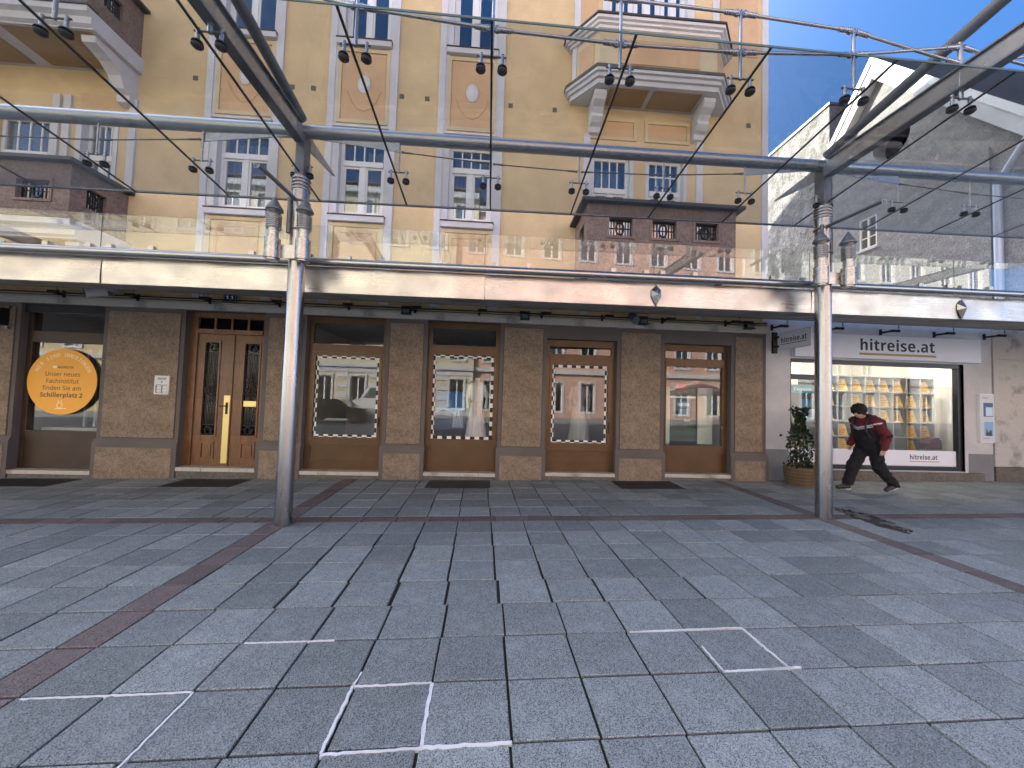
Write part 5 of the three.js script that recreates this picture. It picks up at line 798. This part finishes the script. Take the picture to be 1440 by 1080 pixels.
  // hair: a tousled cap over the skull
  const hairF = p => { const q = p.clone().sub(J.head); q.applyAxisAngle(V(0, 0, 1), 0.45); let d = (Math.hypot((q.x + 0.004) / 0.128, (q.y - 0.03) / 0.125, q.z / 0.108) - 1) * 0.105; d += 0.009 * Math.sin(q.x * 88 + q.z * 120 + q.y * 30) * Math.sin(q.y * 75 - q.z * 64); d = Math.max(d, -(q.y - (-0.10 + 0.016 * Math.sin(q.z * 105 + q.x * 40) + Math.max(0, q.x + 0.01) * 1.0)) * 0.7); return d; };
  part('hair', surface(hairF, [0.02, 1.36, -0.14], [0.36, 1.70, 0.14], 0.006), stdM({ color: rgb(0.010, 0.007, 0.006), roughness: 0.9 }), o);
  // hoodie: maroon shoulders and sleeves, black chest, a white chevron between them
  const fold = p => 0.007 * Math.sin(p.y * 46 + p.x * 21) * Math.sin(p.z * 29 + p.y * 17);
  const hoodF = p => { let d = chain(p, [[V(0, 0.86, 0), J.belly, 0.155, 0.165], [J.belly, J.chest, 0.165, 0.165], [J.chest, V(0.10, 1.33, 0), 0.15, 0.10], [J.chest, J.sL, 0.13, 0.085], [J.chest, J.sR, 0.13, 0.085], [J.sL, J.eL, 0.088, 0.075], [J.eL, J.wL, 0.075, 0.052], [J.sR, J.eR, 0.088, 0.075], [J.eR, J.wR, 0.075, 0.052]], 0.045) + fold(p); d = Math.max(d, 0.80 - p.y); return Math.max(d, -(p.distanceTo(J.wL.clone().add(V(0.005, -0.075, 0))) - 0.05)); };
  const hc = (x, y, z) => { const arm = Math.min(cap(V(x, y, z), J.sL, J.eL, 0.09, 0.08), cap(V(x, y, z), J.eL, J.wL, 0.08, 0.056), cap(V(x, y, z), J.sR, J.eR, 0.09, 0.08), cap(V(x, y, z), J.eR, J.wR, 0.08, 0.056)) < 0.008 && Math.abs(z) > 0.13; const ch = 1.185 + 0.35 * Math.abs(z); if (arm) return [0.105, 0.012, 0.02]; if (x > 0.02 && y > ch && y < ch + 0.022) return [0.62, 0.6, 0.6]; if (x > 0.02 && y > ch - 0.03 && y < ch - 0.012) return [0.55, 0.53, 0.53]; if (y > ch) return [0.095, 0.012, 0.02]; return [0.008, 0.008, 0.01]; };
  part('hoodie', surface(hoodF, [-0.26, 0.76, -0.42], [0.36, 1.52, 0.40], 0.0095, hc), stdM({ vertexColors: true, roughness: 0.95 }), o);
  const hood = p => { const q = p.clone().sub(V(0.05, 1.395, 0)); return Math.max((Math.hypot(q.x / 0.13, q.y / 0.075, q.z / 0.135) - 1) * 0.08 + fold(p) * 0.6, -(p.distanceTo(V(0.2, 1.47, 0)) - 0.115)); };
  part('hood', surface(hood, [-0.15, 1.28, -0.2], [0.26, 1.52, 0.2], 0.008), stdM({ color: rgb(0.009, 0.009, 0.011), roughness: 0.95 }), o);
  const trF = p => { let d = chain(p, [[J.hip, V(0, 0.9, 0), 0.15, 0.14], [J.hL, J.kL, 0.118, 0.098], [J.kL, J.aL, 0.098, 0.078], [J.hR, J.kR, 0.118, 0.10], [J.kR, J.aR, 0.10, 0.08]], 0.03) + fold(p) * 1.3; return Math.max(d, 0.105 - p.y); };
  part('trousers', surface(trF, [-0.56, 0.06, -0.27], [0.5, 0.98, 0.27], 0.0105), stdM({ color: rgb(0.008, 0.008, 0.010), roughness: 0.95 }), o);
  const shoe = (a, toe, nm) => { const d = toe.clone().sub(a), L = [[a.clone().add(V(-0.02, -0.03, 0)), a.clone().addScaledVector(d, 0.45).add(V(0, -0.005, 0)), 0.042, 0.046], [a.clone().addScaledVector(d, 0.45), toe, 0.046, 0.036], [a.clone().add(V(0, 0.03, 0)), a, 0.045, 0.05]]; const f = p => chain(p, L, 0.02), b0 = V(Math.min(a.x, toe.x) - 0.12, Math.min(a.y, toe.y) - 0.1, a.z - 0.1), b1 = V(Math.max(a.x, toe.x) + 0.12, Math.max(a.y, toe.y) + 0.12, a.z + 0.1); const u = d.clone().normalize(), nrm = V(-u.y, u.x, 0); const base = a.clone().add(V(0, -0.062, 0)); const hgt = p => p.clone().sub(base).dot(V(0, 1, 0)) - (p.x - a.x) * ((toe.y - a.y) / (toe.x - a.x)); part('shoe', surface(p => Math.max(f(p), -(hgt(p) - 0.014)), b0.toArray(), b1.toArray(), 0.007), M.black, o); part('shoe_sole', surface(p => Math.max(f(p) - 0.006, hgt(p) - 0.016, -hgt(p) - 0.012), b0.toArray(), b1.toArray(), 0.006), M.white, o); };
  shoe(J.aR.clone().add(V(0.0, -0.015, 0)), V(0.55, 0.062, 0.09)); shoe(J.aL.clone().add(V(0, -0.01, 0)), V(-0.25, 0.055, -0.09));
  const bp = thing('backpack', 'dark backpack worn by the person walking past the travel shop', 'backpack', null, [PXp, ground(PXp), 0.9], 182 * D2R);
  part('bag', surface(p => { const q = p.clone().sub(V(-0.165, 1.17, 0)); q.applyAxisAngle(V(0, 0, 1), 0.15); const b = V(Math.max(0, Math.abs(q.x) - 0.04), Math.max(0, Math.abs(q.y) - 0.15), Math.max(0, Math.abs(q.z) - 0.09)); return b.length() - 0.055 + fold(p) * 0.5; }, [-0.34, 0.92, -0.2], [0.02, 1.42, 0.2], 0.009), stdM({ color: rgb(0.03, 0.008, 0.012), roughness: 0.8 }), bp);
  for (const s of [-1, 1]) part('strap', keep(new THREE.TubeGeometry(new THREE.CatmullRomCurve3([V(-0.12, 1.34, s * 0.09), V(0.0, 1.435, s * 0.115), V(0.14, 1.38, s * 0.13), V(0.205, 1.22, s * 0.125), V(0.15, 1.05, s * 0.14), V(-0.06, 1.0, s * 0.10)]), 40, 0.016, 8)), M.black, bp);
}
renderer.render(scene, camera);
